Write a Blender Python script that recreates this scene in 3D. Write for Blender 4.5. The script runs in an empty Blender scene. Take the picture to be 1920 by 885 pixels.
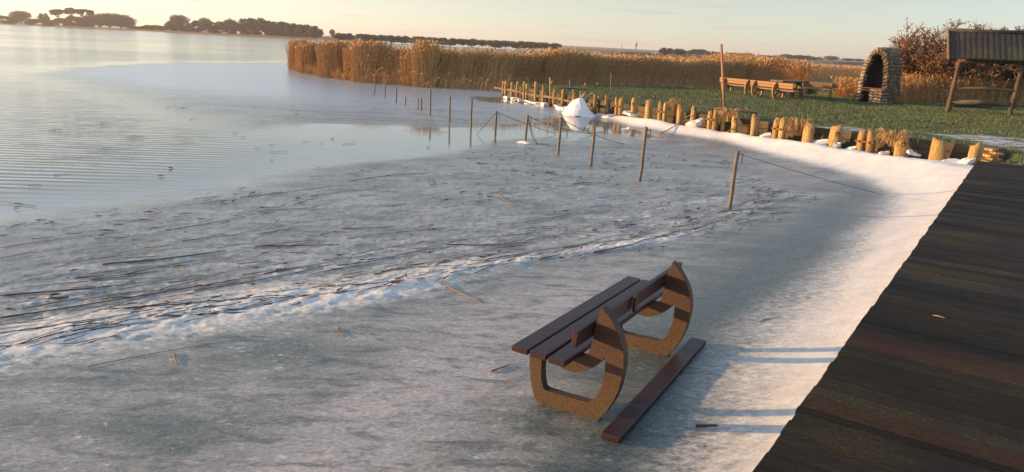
import bpy, math, random
import numpy as np
from mathutils import Vector, Matrix
R = math.radians
sc = bpy.context.scene
COL = sc.collection
rng = np.random.default_rng(7)
random.seed(7)

# ------------------------------------------------------------------ camera
CAM_H = 2.4
F_PX = 1400.0
PITCH = math.atan2(442.5 - 84, F_PX)
ROLL = math.atan(.0454)
cd = bpy.data.cameras.new('camera'); cam = bpy.data.objects.new('camera', cd); COL.objects.link(cam)
cd.sensor_width = 36; cd.lens = 36 * F_PX / 1920; cd.clip_start = .05; cd.clip_end = 20000
cam.matrix_world = (Matrix.Translation((0, 0, CAM_H)) @ Matrix.Rotation(math.pi/2 - PITCH, 4, 'X')
                    @ Matrix.Rotation(ROLL, 4, 'Z'))
sc.camera = cam

# ------------------------------------------------------------------ sky and sun
SUN_EL, SUN_AZ = 8.0, -86.0           # azimuth from +Y, clockwise
w = bpy.data.worlds.new('World'); sc.world = w; w.use_nodes = True
nt = w.node_tree; nt.nodes.clear()
out = nt.nodes.new('ShaderNodeOutputWorld'); bg = nt.nodes.new('ShaderNodeBackground')
sky = nt.nodes.new('ShaderNodeTexSky'); sky.sky_type = 'NISHITA'; sky.sun_disc = False
sky.sun_elevation = R(SUN_EL); sky.sun_rotation = R(SUN_AZ)
sky.air_density = .9; sky.dust_density = .3; sky.ozone_density = 2.6; sky.altitude = 0
bg.inputs[1].default_value = .12
hs = nt.nodes.new('ShaderNodeHueSaturation'); hs.inputs['Saturation'].default_value = .5; hs.inputs['Value'].default_value = .86
nt.links.new(sky.outputs[0], hs.inputs['Color'])
tcw = nt.nodes.new('ShaderNodeTexCoord'); sepw = nt.nodes.new('ShaderNodeSeparateXYZ'); nt.links.new(tcw.outputs['Generated'], sepw.inputs[0])
def wm(op, a, b=0.):
    m = nt.nodes.new('ShaderNodeMath'); m.operation = op
    for v, s_ in ((a, m.inputs[0]), (b, m.inputs[1])):
        if isinstance(v, (int, float)): s_.default_value = v
        else: nt.links.new(v, s_)
    return m.outputs[0]
nt.links.new(wm('ADD', wm('MULTIPLY', wm('MINIMUM', wm('MAXIMUM', wm('SUBTRACT', sepw.outputs[2], .08), 0.), .5), .35), .5), hs.inputs['Saturation'])
nt.links.new(wm('ADD', wm('MULTIPLY', wm('MINIMUM', wm('MAXIMUM', wm('SUBTRACT', sepw.outputs[2], .10), 0.), .5), 2.4), .90), hs.inputs['Value'])
# low haze band: brighter and warmer towards the horizon and towards the sun
zab = wm('ABSOLUTE', sepw.outputs[2]); fall = wm('POWER', 2.718, wm('MULTIPLY', zab, -6.5))
dt = nt.nodes.new('ShaderNodeVectorMath'); dt.operation = 'DOT_PRODUCT'; nt.links.new(tcw.outputs['Generated'], dt.inputs[0])
dt.inputs[1].default_value = (math.sin(R(SUN_AZ)), math.cos(R(SUN_AZ)), 0)
tow = wm('POWER', wm('MAXIMUM', wm('ADD', wm('MULTIPLY', dt.outputs['Value'], .5), .5), 0.), 1.8)
gc = nt.nodes.new('ShaderNodeMix'); gc.data_type = 'RGBA'; nt.links.new(tow, gc.inputs[0]); gc.inputs[6].default_value = (*(.15, .18, .20), 1); gc.inputs[7].default_value = (*(4.3, 3.35, 2.15), 1)
gm = nt.nodes.new('ShaderNodeVectorMath'); gm.operation = 'SCALE'; nt.links.new(gc.outputs[2], gm.inputs[0]); nt.links.new(fall, gm.inputs['Scale'])
ad = nt.nodes.new('ShaderNodeVectorMath'); ad.operation = 'ADD'; wb = nt.nodes.new('ShaderNodeVectorMath'); wb.operation = 'MULTIPLY'; nt.links.new(hs.outputs[0], wb.inputs[0]); wb.inputs[1].default_value = (1.01, 1.0, .97)
nt.links.new(wb.outputs[0], ad.inputs[0]); nt.links.new(gm.outputs[0], ad.inputs[1])
# a faint streak of thin cloud low in the sky
cmap = nt.nodes.new('ShaderNodeMapping'); nt.links.new(tcw.outputs['Generated'], cmap.inputs[0]); cmap.inputs['Scale'].default_value = (4, 4, 70)
cn = nt.nodes.new('ShaderNodeTexNoise'); nt.links.new(cmap.outputs[0], cn.inputs['Vector']); cn.inputs['Scale'].default_value = 2.2; cn.inputs['Detail'].default_value = 5
cr = nt.nodes.new('ShaderNodeValToRGB'); nt.links.new(cn.outputs[0], cr.inputs[0]); cr.color_ramp.elements[0].position = .60; cr.color_ramp.elements[1].position = .76
cr.color_ramp.elements[0].color = (0, 0, 0, 1); cr.color_ramp.elements[1].color = (.35, .35, .35, 1)
cm = nt.nodes.new('ShaderNodeMix'); cm.data_type = 'RGBA'; nt.links.new(cr.outputs[0], cm.inputs[0]); nt.links.new(ad.outputs[0], cm.inputs[6]); cm.inputs[7].default_value = (2.5, 2.1, 1.9, 1)
nt.links.new(cm.outputs[2], bg.inputs[0]); nt.links.new(bg.outputs[0], out.inputs[0])
sv = Vector((math.sin(R(SUN_AZ))*math.cos(R(SUN_EL)), math.cos(R(SUN_AZ))*math.cos(R(SUN_EL)), math.sin(R(SUN_EL))))
sd = bpy.data.lights.new('sun', 'SUN'); sd.energy = 5.0; sd.angle = R(.9); sd.color = (1, .58, .23)
so = bpy.data.objects.new('sun', sd); COL.objects.link(so)
so.rotation_euler = sv.to_track_quat('Z', 'Y').to_euler()
sc.view_settings.view_transform = 'Standard'; sc.view_settings.look = 'None'
sc.view_settings.exposure = .9; sc.view_settings.gamma = 1
sc.render.engine = 'CYCLES'
sc.cycles.max_bounces = 6; sc.cycles.transparent_max_bounces = 8
sc.cycles.volume_step_rate = 4

# ------------------------------------------------------------------ geometry helpers
def ray(px, py):
    x, y = px - 960, -(py - 442.5)
    c, s = math.cos(ROLL), math.sin(ROLL)
    x, y = x*c - y*s, x*s + y*c
    p = PITCH
    return np.array([x, F_PX*math.cos(p) + y*math.sin(p), -F_PX*math.sin(p) + y*math.cos(p)])
def at(px, py, z=0.):
    d = ray(px, py); t = (z - CAM_H)/d[2]
    return np.array([d[0]*t, d[1]*t, z])
def up(px, py, base):                      # point above `base` at the same depth
    d = ray(px, py); t = base[1]/d[1]
    return np.array([d[0]*t, base[1], CAM_H + d[2]*t])
def poly(pts, z=0.): return np.array([at(x, y, z)[:2] for x, y in pts])

_T = np.random.default_rng(11).random((256, 256)).astype(np.float64)
def vn(x, y, s=0):
    x = x + s*17.3; y = y + s*31.7
    xi = np.floor(x).astype(int); yi = np.floor(y).astype(int)
    fx = x - xi; fy = y - yi
    fx = fx*fx*(3-2*fx); fy = fy*fy*(3-2*fy)
    a = _T[xi & 255, yi & 255]; b = _T[(xi+1) & 255, yi & 255]
    c = _T[xi & 255, (yi+1) & 255]; d = _T[(xi+1) & 255, (yi+1) & 255]
    return (a*(1-fx)+b*fx)*(1-fy) + (c*(1-fx)+d*fx)*fy
def fbm(x, y, o=4, s=0):
    r = 0; a = .5; t = 0
    for i in range(o):
        r = r + a*vn(x*2**i, y*2**i, s+i); t += a; a *= .5
    return r/t
def sstep(a, b, x):
    t = np.clip((x-a)/(b-a), 0, 1); return t*t*(3-2*t)
def segdist(X, Y, P, closed=False):
    n = len(P); d = np.full(X.shape, 1e9)
    for i in range(n if closed else n-1):
        a = P[i]; b = P[(i+1) % n]; e = b-a
        t = np.clip(((X-a[0])*e[0]+(Y-a[1])*e[1])/max(e@e, 1e-9), 0, 1)
        d = np.minimum(d, np.hypot(X-a[0]-t*e[0], Y-a[1]-t*e[1]))
    return d
def inside(X, Y, P):
    r = np.zeros(X.shape, bool); n = len(P)
    for i in range(n):
        a = P[i]; b = P[(i+1) % n]
        c = (a[1] > Y) != (b[1] > Y)
        den = (b[1]-a[1]) if abs(b[1]-a[1]) > 1e-12 else 1e-12
        r ^= c & (X < (b[0]-a[0])*(Y-a[1])/den + a[0])
    return r
def sdf(X, Y, P):
    d = segdist(X, Y, P, True); return np.where(inside(X, Y, P), d, -d)   # positive inside

def npmesh(name, V, Fq, mat=None, parent=None, smooth=False, attrs=None, F3=None):
    V = np.asarray(V, np.float32).reshape(-1, 3)
    me = bpy.data.meshes.new(name)
    Fq = np.asarray(Fq, np.int32) if Fq is not None else np.zeros((0, 4), np.int32)
    F3 = np.asarray(F3, np.int32) if F3 is not None else np.zeros((0, 3), np.int32)
    Fq = Fq.reshape(-1, 4); F3 = F3.reshape(-1, 3)
    nl = Fq.size + F3.size; npo = len(Fq)+len(F3)
    me.vertices.add(len(V)); me.vertices.foreach_set('co', V.ravel())
    me.loops.add(nl); me.loops.foreach_set('vertex_index', np.concatenate([Fq.ravel(), F3.ravel()]))
    ls = np.concatenate([np.arange(len(Fq))*4, len(Fq)*4 + np.arange(len(F3))*3]).astype(np.int32)
    me.polygons.add(npo); me.polygons.foreach_set('loop_start', ls)
    me.polygons.foreach_set('use_smooth', np.full(npo, bool(smooth)))
    me.update(calc_edges=True)
    for k, a in (attrs or {}).items():
        at_ = me.attributes.new(k, 'FLOAT', 'POINT'); at_.data.foreach_set('value', np.asarray(a, np.float32))
    o = bpy.data.objects.new(name, me); COL.objects.link(o)
    if mat: me.materials.append(mat)
    if parent: o.parent = parent
    return o
class MB:                                   # small mesh collector
    def __init__(s): s.V = []; s.Q = []; s.T = []; s.n = 0
    def add(s, V, Q=None, T=None):
        V = np.asarray(V, float).reshape(-1, 3); s.V.append(V)
        if Q is not None and len(Q): s.Q.append(np.asarray(Q)+s.n)
        if T is not None and len(T): s.T.append(np.asarray(T)+s.n)
        s.n += len(V); return s
    def build(s, name, mat, parent=None, smooth=False):
        V = np.concatenate(s.V)
        return npmesh(name, V, np.concatenate(s.Q) if s.Q else None, mat, parent, smooth, None,
                      np.concatenate(s.T) if s.T else None)
    # chamfered box: centre c, half sizes h, axes rows A
    def box(s, c, h, A=None, ch=.008, jit=0.):
        A = np.eye(3) if A is None else np.asarray(A, float); h = np.asarray(h, float)
        ch = min(ch, .45*h.min()); V = []; idx = {}
        for sx in (-1, 1):
            for sy in (-1, 1):
                for sz in (-1, 1):
                    j = (rng.random(3)-.5)*2*jit
                    for ax in range(3):
                        p = np.array([sx, sy, sz])*(h-ch) + j*h
                        p[ax] += (sx, sy, sz)[ax]*ch
                        idx[(sx, sy, sz, ax)] = len(V); V.append(p)
        Q = []; T = []
        for ax in range(3):
            o = [a for a in range(3) if a != ax]
            for sg in (-1, 1):
                q = []
                for a, b in ((-1, -1), (1, -1), (1, 1), (-1, 1)):
                    k = [0, 0, 0]; k[ax] = sg; k[o[0]] = a; k[o[1]] = b; q.append(idx[(*k, ax)])
                Q.append(q)
            # edges along ax, between the other two
            for a in (-1, 1):
                for b in (-1, 1):
                    k0 = [0, 0, 0]; k0[o[0]] = a; k0[o[1]] = b; k0[ax] = -1; k1 = list(k0); k1[ax] = 1
                    Q.append([idx[(*k0, o[0])], idx[(*k1, o[0])], idx[(*k1, o[1])], idx[(*k0, o[1])]])
        for sx in (-1, 1):
            for sy in (-1, 1):
                for sz in (-1, 1): T.append([idx[(sx, sy, sz, a)] for a in range(3)])
        V = np.array(V) @ A + np.asarray(c, float)
        return s.add(V, Q, T)
    # tube along a path with radii
    def tube(s, P, r, n=8, cap=True, wob=0.):
        P = np.asarray(P, float); m = len(P); r = np.broadcast_to(np.asarray(r, float), (m,))
        V = []; u = None
        for i in range(m):
            t = P[min(i+1, m-1)] - P[max(i-1, 0)]; t = t/np.linalg.norm(t)
            if u is None:
                u = np.cross(t, [0, 0, 1.]);
                if np.linalg.norm(u) < .1: u = np.cross(t, [1., 0, 0])
            u = u - t*(u@t); u /= np.linalg.norm(u); v = np.cross(t, u)
            for k in range(n):
                a = 2*math.pi*k/n
                rr = r[i]*(1 + wob*(math.sin(k*2.1+.7*i)+math.sin(k*3.7+i*.3))*.5)
                V.append(P[i] + rr*(math.cos(a)*u + math.sin(a)*v))
        Q = [[i*n+k, i*n+(k+1) % n, (i+1)*n+(k+1) % n, (i+1)*n+k] for i in range(m-1) for k in range(n)]
        T = []
        if cap:
            V += [P[0], P[-1]]
            T += [[m*n, (k+1) % n, k] for k in range(n)]
            T += [[m*n+1, (m-1)*n+k, (m-1)*n+(k+1) % n] for k in range(n)]
        return s.add(V, Q, T)
    # extruded 2-D outline (list of (u,z)) given as strips quads between two loops of equal length
def segs(P0, P1, R0, R1, sides=3):          # many thin prisms at once
    P0 = np.asarray(P0, float); P1 = np.asarray(P1, float); N = len(P0)
    t = P1-P0; t = t/np.maximum(np.linalg.norm(t, axis=1, keepdims=True), 1e-9)
    ref = np.where(np.abs(t[:, 2:3]) > .9, np.array([[1., 0, 0]]), np.array([[0, 0, 1.]]))
    u = np.cross(t, ref); u /= np.linalg.norm(u, axis=1, keepdims=True); v = np.cross(t, u)
    V = np.zeros((N, 2, sides, 3))
    for k in range(sides):
        a = 2*math.pi*k/sides; d = math.cos(a)*u + math.sin(a)*v
        V[:, 0, k] = P0 + d*np.reshape(R0, (-1, 1)); V[:, 1, k] = P1 + d*np.reshape(R1, (-1, 1))
    base = (np.arange(N)*2*sides)[:, None]
    Q = np.concatenate([np.concatenate([base+k, base+(k+1) % sides, base+sides+(k+1) % sides, base+sides+k], 1) for k in range(sides)])
    return V.reshape(-1, 3), Q
def diamonds(C, D, L, W):                   # leaf quads: centre, direction, length, width, random facing
    N = len(C); D = D/np.maximum(np.linalg.norm(D, axis=1, keepdims=True), 1e-9)
    n = rng.normal(size=(N, 3)); s_ = np.cross(D, n); s_ /= np.maximum(np.linalg.norm(s_, axis=1, keepdims=True), 1e-9)
    L = np.reshape(L, (-1, 1)); W = np.reshape(W, (-1, 1))
    V = np.stack([C-D*L*.5, C+s_*W*.5-D*L*.08, C+D*L*.5, C-s_*W*.5-D*L*.08], 1)
    return V.reshape(-1, 3), np.arange(N*4).reshape(-1, 4)
def merge(*VQ):
    V = []; Q = []; n = 0
    for v, q in VQ: V.append(v); Q.append(q+n); n += len(v)
    return np.concatenate(V), np.concatenate(Q)

def tag(o, label=None, cat=None, group=None, kind=None):
    if label: o['label'] = label
    if cat: o['category'] = cat
    if group: o['group'] = group
    if kind: o['kind'] = kind
    return o
def empty(name, loc, label, cat, group=None, rz=0):
    o = bpy.data.objects.new(name, None); o.empty_display_size = .1; COL.objects.link(o)
    o.location = loc; o.rotation_euler.z = rz; return tag(o, label, cat, group)

# ------------------------------------------------------------------ material helpers
class NM:
    def __init__(s, name):
        s.m = bpy.data.materials.new(name); s.m.use_nodes = True; s.t = s.m.node_tree; s.t.nodes.clear()
        s.o = s.n('OutputMaterial'); s.b = s.n('BsdfPrincipled'); s.l(s.b.outputs[0], s.o.inputs[0])
        s.co = s.n('TexCoord').outputs['Object']
    def n(s, k): return s.t.nodes.new('ShaderNode'+k)
    def l(s, a, b): s.t.links.new(a, b)
    def put(s, v, sock):
        if hasattr(v, 'links') or isinstance(v, bpy.types.NodeSocket): s.l(v, sock)
        elif isinstance(v, (tuple, list)): sock.default_value = (*v, 1) if len(v) == 3 and len(sock.default_value) == 4 else v
        else: sock.default_value = v
    def map(s, sc_=(1, 1, 1), rot=(0, 0, 0), src=None):
        m = s.n('Mapping'); s.l(src or s.co, m.inputs[0]); m.inputs['Scale'].default_value = sc_; m.inputs['Rotation'].default_value = rot
        return m.outputs[0]
    def noise(s, scale, detail=4, rough=.55, vec=None, dist=0, col=False):
        n = s.n('TexNoise'); s.l(vec or s.co, n.inputs['Vector']); n.inputs['Scale'].default_value = scale
        n.inputs['Detail'].default_value = detail; n.inputs['Roughness'].default_value = rough; n.inputs['Distortion'].default_value = dist
        return n.outputs[1 if col else 0]
    def ramp(s, f, stops, interp='LINEAR'):
        r = s.n('ValToRGB'); s.l(f, r.inputs[0]); e = r.color_ramp.elements; r.color_ramp.interpolation = interp
        while len(e) < len(stops): e.new(.5)
        for i, (p, c) in enumerate(stops):
            e[i].position = p; e[i].color = (c, c, c, 1) if not isinstance(c, tuple) else (*c, 1)
        return r.outputs[0]
    def mix(s, f, a, b, mode='MIX'):
        m = s.n('Mix'); m.data_type = 'RGBA'; m.blend_type = mode
        s.put(f, m.inputs[0]); s.put(a, m.inputs[6]); s.put(b, m.inputs[7]); return m.outputs[2]
    def math(s, op, a, b=0., c=None, clamp=False):
        m = s.n('Math'); m.operation = op; m.use_clamp = clamp; s.put(a, m.inputs[0]); s.put(b, m.inputs[1])
        if c is not None: s.put(c, m.inputs[2])
        return m.outputs[0]
    def attr(s, name):
        a = s.n('Attribute'); a.attribute_name = name; return a.outputs['Fac']
    def rnd(s): return s.n('ObjectInfo').outputs['Random']
    def bump(s, h, strength=.5, dist=.01, normal=None):
        b = s.n('Bump'); s.put(h, b.inputs['Height']); s.put(strength, b.inputs['Strength']); s.put(dist, b.inputs['Distance'])
        if normal: s.l(normal, b.inputs['Normal'])
        return b.outputs[0]
    def done(s, color=None, rough=None, normal=None, **kw):
        if color is not None: s.put(color, s.b.inputs['Base Color'])
        if rough is not None: s.put(rough, s.b.inputs['Roughness'])
        if normal is not None: s.l(normal, s.b.inputs['Normal'])
        for k, v in kw.items(): s.put(v, s.b.inputs[k.replace('_', ' ')])
        return s.m

def wood(name, a, b, c, scale=(2, 2, 25), rough=.7, bumpd=.006, moss=None):
    k = NM(name); v = k.map(scale)
    n1 = k.noise(3, 6, .65, v, .4); n2 = k.noise(1.3, 3, .5)
    col = k.mix(k.ramp(n1, [(.3, 0.), (.7, 1.)]), a, b)
    col = k.mix(k.ramp(n2, [(.42, 0.), (.62, 1.)]), col, c)
    if moss:
        col = k.mix(k.ramp(k.noise(5, 6, .7), [(.5, 0.), (.62, .85)]), col, moss)
    col = k.mix(.5, col, k.mix(k.rnd(), (.75, .75, .75), (1.2, 1.15, 1.1)), 'MULTIPLY')
    return k.done(col, rough, k.bump(n1, .8, bumpd))

# --- materials
M = {}
M['pile'] = wood('pile_wood', (.17, .095, .035), (.56, .38, .15), (.22, .14, .07), (7, 7, .8), .8, .012)
M['board'] = wood('wall_board', (.055, .04, .025), (.15, .10, .055), (.04, .033, .024), (1.2, 1.2, 12), .85, .008, (.06, .06, .02))  # board colour darkened throughout to carry the shade behind the piles
M['weather'] = wood('weathered_wood', (.10, .075, .05), (.22, .165, .11), (.07, .055, .04), (3, 3, 12), .8, .005)
M['post'] = wood('lake_post', (.10, .085, .07), (.23, .19, .15), (.06, .052, .045), (9, 9, 1.5), .75, .004)
M['benchtop'] = None
k = NM('bench_plank')
g = k.noise(4, 6, .7, k.map((1.2, 30, 30))); fl = k.noise(38, 5, .7, k.map((.35, 1, 1)))
c = k.mix(g, (.024, .011, .015), (.046, .019, .021))
c = k.mix(k.ramp(fl, [(.64, 0.), (.72, .45)]), c, (.30, .25, .23))
M['bench_plank'] = k.done(c, k.ramp(g, [(.3, .36), (.8, .6)]), k.bump(g, .5, .002), Specular_IOR_Level=.35)
k = NM('bench_frame')
g = k.noise(60, 5, .75); h = k.noise(9, 5, .7)
c = k.mix(h, (.034, .012, .0065), (.066, .024, .010)); c = k.mix(k.ramp(g, [(.54, 0.), (.66, .7)]), c, (.13, .065, .022))
c = k.mix(k.ramp(k.noise(22, 6, .8), [(.5, 0.), (.62, .7)]), c, (.025, .012, .009))
zz = k.n('SeparateXYZ'); k.l(k.co, zz.inputs[0])
c = k.mix(k.math('MULTIPLY', k.ramp(zz.outputs[2], [(.1, 1.), (.5, .0)]), k.ramp(g, [(.42, 0.), (.55, .8)])), c, (.08, .055, .02))
M['bench_frame'] = k.done(c, .65, k.bump(g, .9, .004))
k = NM('far_bench_wood'); g = k.noise(4, 4, .6, k.map((1, 14, 14)))
M['fbench'] = k.done(k.mix(g, (.20, .105, .045), (.34, .19, .085)), .7)
M['fbench_dark'] = k = NM('far_table_wood'); g = k.noise(6, 4)
M['fbench_dark'] = k.done(k.mix(g, (.07, .05, .04), (.14, .10, .065)), .8)
k = NM('rusty_iron'); g = k.noise(25, 5, .7); M['rust'] = k.done(k.mix(g, (.08, .03, .015), (.26, .10, .035)), .7, Metallic=.3)
k = NM('galvanised_metal'); g = k.noise(30, 3); M['metal'] = k.done(k.mix(g, (.18, .19, .2), (.4, .4, .42)), .4, Metallic=.7)
k = NM('rope'); g = k.noise(60, 3); M['rope'] = k.done(k.mix(g, (.10, .08, .055), (.2, .165, .11)), .9)
k = NM('pale_rope'); g = k.noise(60, 3); M['rope_pale'] = k.done(k.mix(g, (.26, .18, .10), (.45, .34, .2)), .9)
k = NM('wire'); M['wire'] = k.done((.05, .055, .06), .5)
k = NM('stone'); g = k.noise(7, 6, .7); r_ = k.attr('shade')
c = k.mix(r_, (.17, .13, .09), (.40, .29, .17)); c = k.mix(k.ramp(g, [(.35, .0), (.7, .8)]), c, (.12, .11, .10))
M['stone'] = k.done(c, .85, k.bump(g, .8, .02))
k = NM('mortar'); g = k.noise(14, 5, .7); M['mortar'] = k.done(k.mix(g, (.05, .048, .046), (.12, .11, .10)), .95, k.bump(g, .8, .02))
k = NM('dark_lining'); M['dark_lining'] = k.done((.02, .019, .018), .95)  # near-black colour for the fireplace vault and back wall

k = NM('palisade_wood'); v = k.map((7, 7, .8)); n1 = k.noise(3, 7, .7, v, .5); cr = k.noise(9, 4, .6, k.map((3, 3, .22))); zz = k.n('SeparateXYZ'); k.l(k.co, zz.inputs[0])
c = k.mix(k.ramp(n1, [(.3, 0.), (.65, 1.)]), (.16, .085, .03), (.54, .36, .14)); c = k.mix(k.ramp(k.noise(1.6, 4), [(.45, 0.), (.62, .8)]), c, (.27, .15, .065))
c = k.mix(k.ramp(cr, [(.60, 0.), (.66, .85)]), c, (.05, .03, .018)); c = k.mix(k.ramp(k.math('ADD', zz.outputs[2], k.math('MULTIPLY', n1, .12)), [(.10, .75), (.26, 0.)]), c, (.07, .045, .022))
c = k.mix(.7, c, k.mix(k.rnd(), (.65, .6, .55), (1.2, 1.2, 1.1)), 'MULTIPLY')
M['pile'] = k.done(c, .85, k.bump(k.math('SUBTRACT', n1, k.ramp(cr, [(.6, 0.), (.66, 1.)])), .9, .02))
# deck
def deckmat(name, A, B, C_, mossy, stripe):
    k = NM(name); v = k.map((1.0, 22, 4)); g = k.noise(3.2, 9, .75, v, .8); g2 = k.noise(5, 10, .8, k.map((.45, 3.2, 1)))
    fine = k.noise(22, 8, .8, k.map((.10, 1.6, 1)))
    c = k.mix(k.ramp(g, [(.3, 0.), (.7, 1.)]), A, B)
    c = k.mix(k.ramp(g2, [(.45, 0.), (.62, 1.)]), c, C_)
    c = k.mix(k.ramp(fine, [(.52, 0.), (.66, .75)]), c, stripe)
    if mossy:
        m1 = k.noise(1.1, 4, .6); m2 = k.noise(42, 6, .8)
        f = k.math('MULTIPLY', k.ramp(m1, [(.44, 0.), (.62, 1.)]), k.ramp(m2, [(.46, 0.), (.62, .9)]))
        c = k.mix(f, c, (.075, .062, .012))
        frost = k.math('MULTIPLY', k.ramp(k.noise(2.3, 3), [(.56, 0.), (.66, 1.)]), k.ramp(k.noise(55, 6, .85, k.map((.2, 1.2, 1))), [(.6, 0.), (.7, .7)]))
        c = k.mix(frost, c, (.26, .27, .28))
    hgt = k.math('ADD', g, k.math('MULTIPLY', fine, .8))
    a = k.attr('tone'); c = k.mix(1., c, k.mix(a, (.28, .28, .30), (1.35, 1.2, 1.1)), 'MULTIPLY')
    return k.done(c, k.ramp(g, [(.3, .55), (.75, .85)]), k.bump(hgt, 1., .012), Specular_IOR_Level=.10)
M['deck'] = deckmat('old_decking', (.008, .008, .008), (.034, .031, .026), (.016, .018, .019), True, (.075, .068, .050))
M['deck_new'] = deckmat('brown_decking', (.014, .009, .008), (.062, .029, .021), (.030, .018, .015), True, (.08, .045, .034))

# ------------------------------------------------------------------ the ice and water
# key lines, taken where the photo shows them, as points on the ice (metres)
WALLC = np.array([(-1.3, 37.3), (-.8, 36.1), (-.3, 34.7), (.35, 33.0), (1.46, 30.9), (2.55, 28.9), (3.6, 27.0), (4.6, 25.3), (5.6, 23.7), (6.6, 22.15), (7.6, 20.7), (8.6, 19.4), (9.6, 18.15), (10.3, 17.35), (10.9, 16.75)])
_wy = np.linspace(WALLC[0, 1], WALLC[-1, 1], 400); _wx = np.interp(-_wy, -WALLC[:, 1], WALLC[:, 0]); _wx = np.convolve(np.pad(_wx, 20, 'edge'), np.ones(41)/41, 'valid')
_wx[:20] = np.interp(-_wy[:20], -WALLC[:, 1], WALLC[:, 0]); _wx[-20:] = np.interp(-_wy[-20:], -WALLC[:, 1], WALLC[:, 0])
WALLS = np.stack([_wx, _wy], 1)[::8]
def wl(y): return float(np.interp(-y, -_wy, _wx))
def wall_pt(y, off=0.):                      # off > 0 goes inland
    dx = wl(y+.4)-wl(y-.4); t = np.array([dx, .8]); t /= np.linalg.norm(t); n = np.array([t[1], -t[0]])
    return np.array([wl(y), y]) + n*off
def on_wall(px, py, off=0.):                 # the point of the palisade line seen at this bearing
    d = ray(px, py); q = d[0]/d[1]; r_ = _wx/_wy
    y = float(np.interp(q, r_[np.argsort(r_)], _wy[np.argsort(r_)])); p = wall_pt(y, off); return np.array([p[0], p[1], 0.])
DZ = .62
JC = at(1830, 305, DZ); JN = at(1410, 885, DZ)
JD = (JC-JN)/np.linalg.norm(JC-JN); JE = np.array([JD[1], -JD[0], 0])      # along and across the jetty
def edge(v, u=0, z=0): p = JN + JD*v + JE*u; return np.array([p[0], p[1], z])

A0, A1 = R(-76), R(66)
na = 1250
ang = np.linspace(A0, A1, na)
rad = [1.6]
while rad[-1] < 1500:
    r = rad[-1]; rad.append(r*(1+(.0050 if r < 16 else .0062 if r < 70 else .022)))
rad = np.array(rad); nr = len(rad)
AA, RR = np.meshgrid(ang, rad); X = RR*np.sin(AA) + .6; Y = RR*np.cos(AA) - .3
# wind direction along the drift: anisotropic coordinates
th = math.atan2(*(at(1480, 385)-at(0, 645))[[1, 0]])
XS = X*math.cos(th)+Y*math.sin(th); YS = -X*math.sin(th)+Y*math.cos(th)
n1 = fbm(XS*.35, YS*1.1, 5, 1)-.5; n2 = fbm(X*.09, Y*.09, 4, 5)-.5; n3 = fbm(XS*1.3, YS*4.5, 5, 3)-.5
far = np.clip(np.hypot(X, Y)/12, .6, 8)

ICE = poly([(-900, 470), (-300, 400), (60, 372), (300, 340), (500, 300), (560, 262), (420, 215), (330, 196), (200, 158), (110, 140), (130, 128), (330, 118), (560, 119), (600, 100), (760, 96), (1000, 100), (1300, 115), (1900, 130)] ) 
ICE = np.vstack([ICE, [[60, 20], [60, -20], [-20, -20]]])
d_ice = sdf(X, Y, ICE) + n1*1.2*far*.6
sw_ = .25+1.1*sstep(45, 25, Y); ICY = sstep(-1, 1, d_ice/far/sw_)                   # 1 on ice
DEB = poly([(-300, 560), (0, 415), (300, 380), (560, 330), (800, 300), (990, 272), (1200, 285), (1390, 305), (1530, 372), (1480, 405), (1300, 452), (1100, 482), (900, 508), (700, 556), (400, 595), (150, 648), (0, 668), (-300, 740)])
d_deb = sdf(X, Y, DEB) + n1*1.1
deb = sstep(-.25, 1.1, d_deb)
RIDGE = poly([(-300, 715), (0, 650), (160, 622), (300, 600), (480, 572), (690, 545), (800, 520), (950, 492), (1100, 470), (1300, 438), (1440, 390), (1480, 370)])
d_rdg = segdist(X, Y, RIDGE)
taper = .35 + .65*sstep(.8, -2.5, X)
rdg = sstep(.75, .0, (d_rdg + n3*.35)/taper)*sstep(3.2, 1.2, X*.9)   # fades toward the jetty
WET = poly([(-500, 420), (0, 362), (260, 330), (420, 250), (560, 226), (820, 232), (930, 225), (1040, 215), (1130, 218), (1240, 245), (1180, 268), (1010, 268), (860, 300), (640, 330), (420, 372), (150, 400), (-300, 500)])
wet = sstep(-.5, 1.2, sdf(X, Y, WET) + n1*1.5)
POOL2 = poly([(880, 180), (1000, 185), (990, 196), (940, 194), (900, 190)])
POOL3 = poly([(1050, 218), (1100, 222), (1180, 232), (1270, 262), (1200, 262), (1130, 250), (1060, 240)])
pool = np.maximum(sstep(-.3, .6, sdf(X, Y, POOL2)+n1*.6), sstep(-.3, .5, sdf(X, Y, POOL3)+n1*.5))
TEAL = poly([(1500, 385), (1600, 345), (1650, 350), (1665, 372), (1610, 450), (1530, 545), (1440, 610), (1380, 660), (1340, 760), (1290, 885), (1240, 1000), (930, 1000), (960, 850), (1080, 760), (1180, 620), (1260, 520), (1350, 450)])
teal = sstep(-.5, .7, sdf(X, Y, TEAL)+n1*.7)
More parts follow.
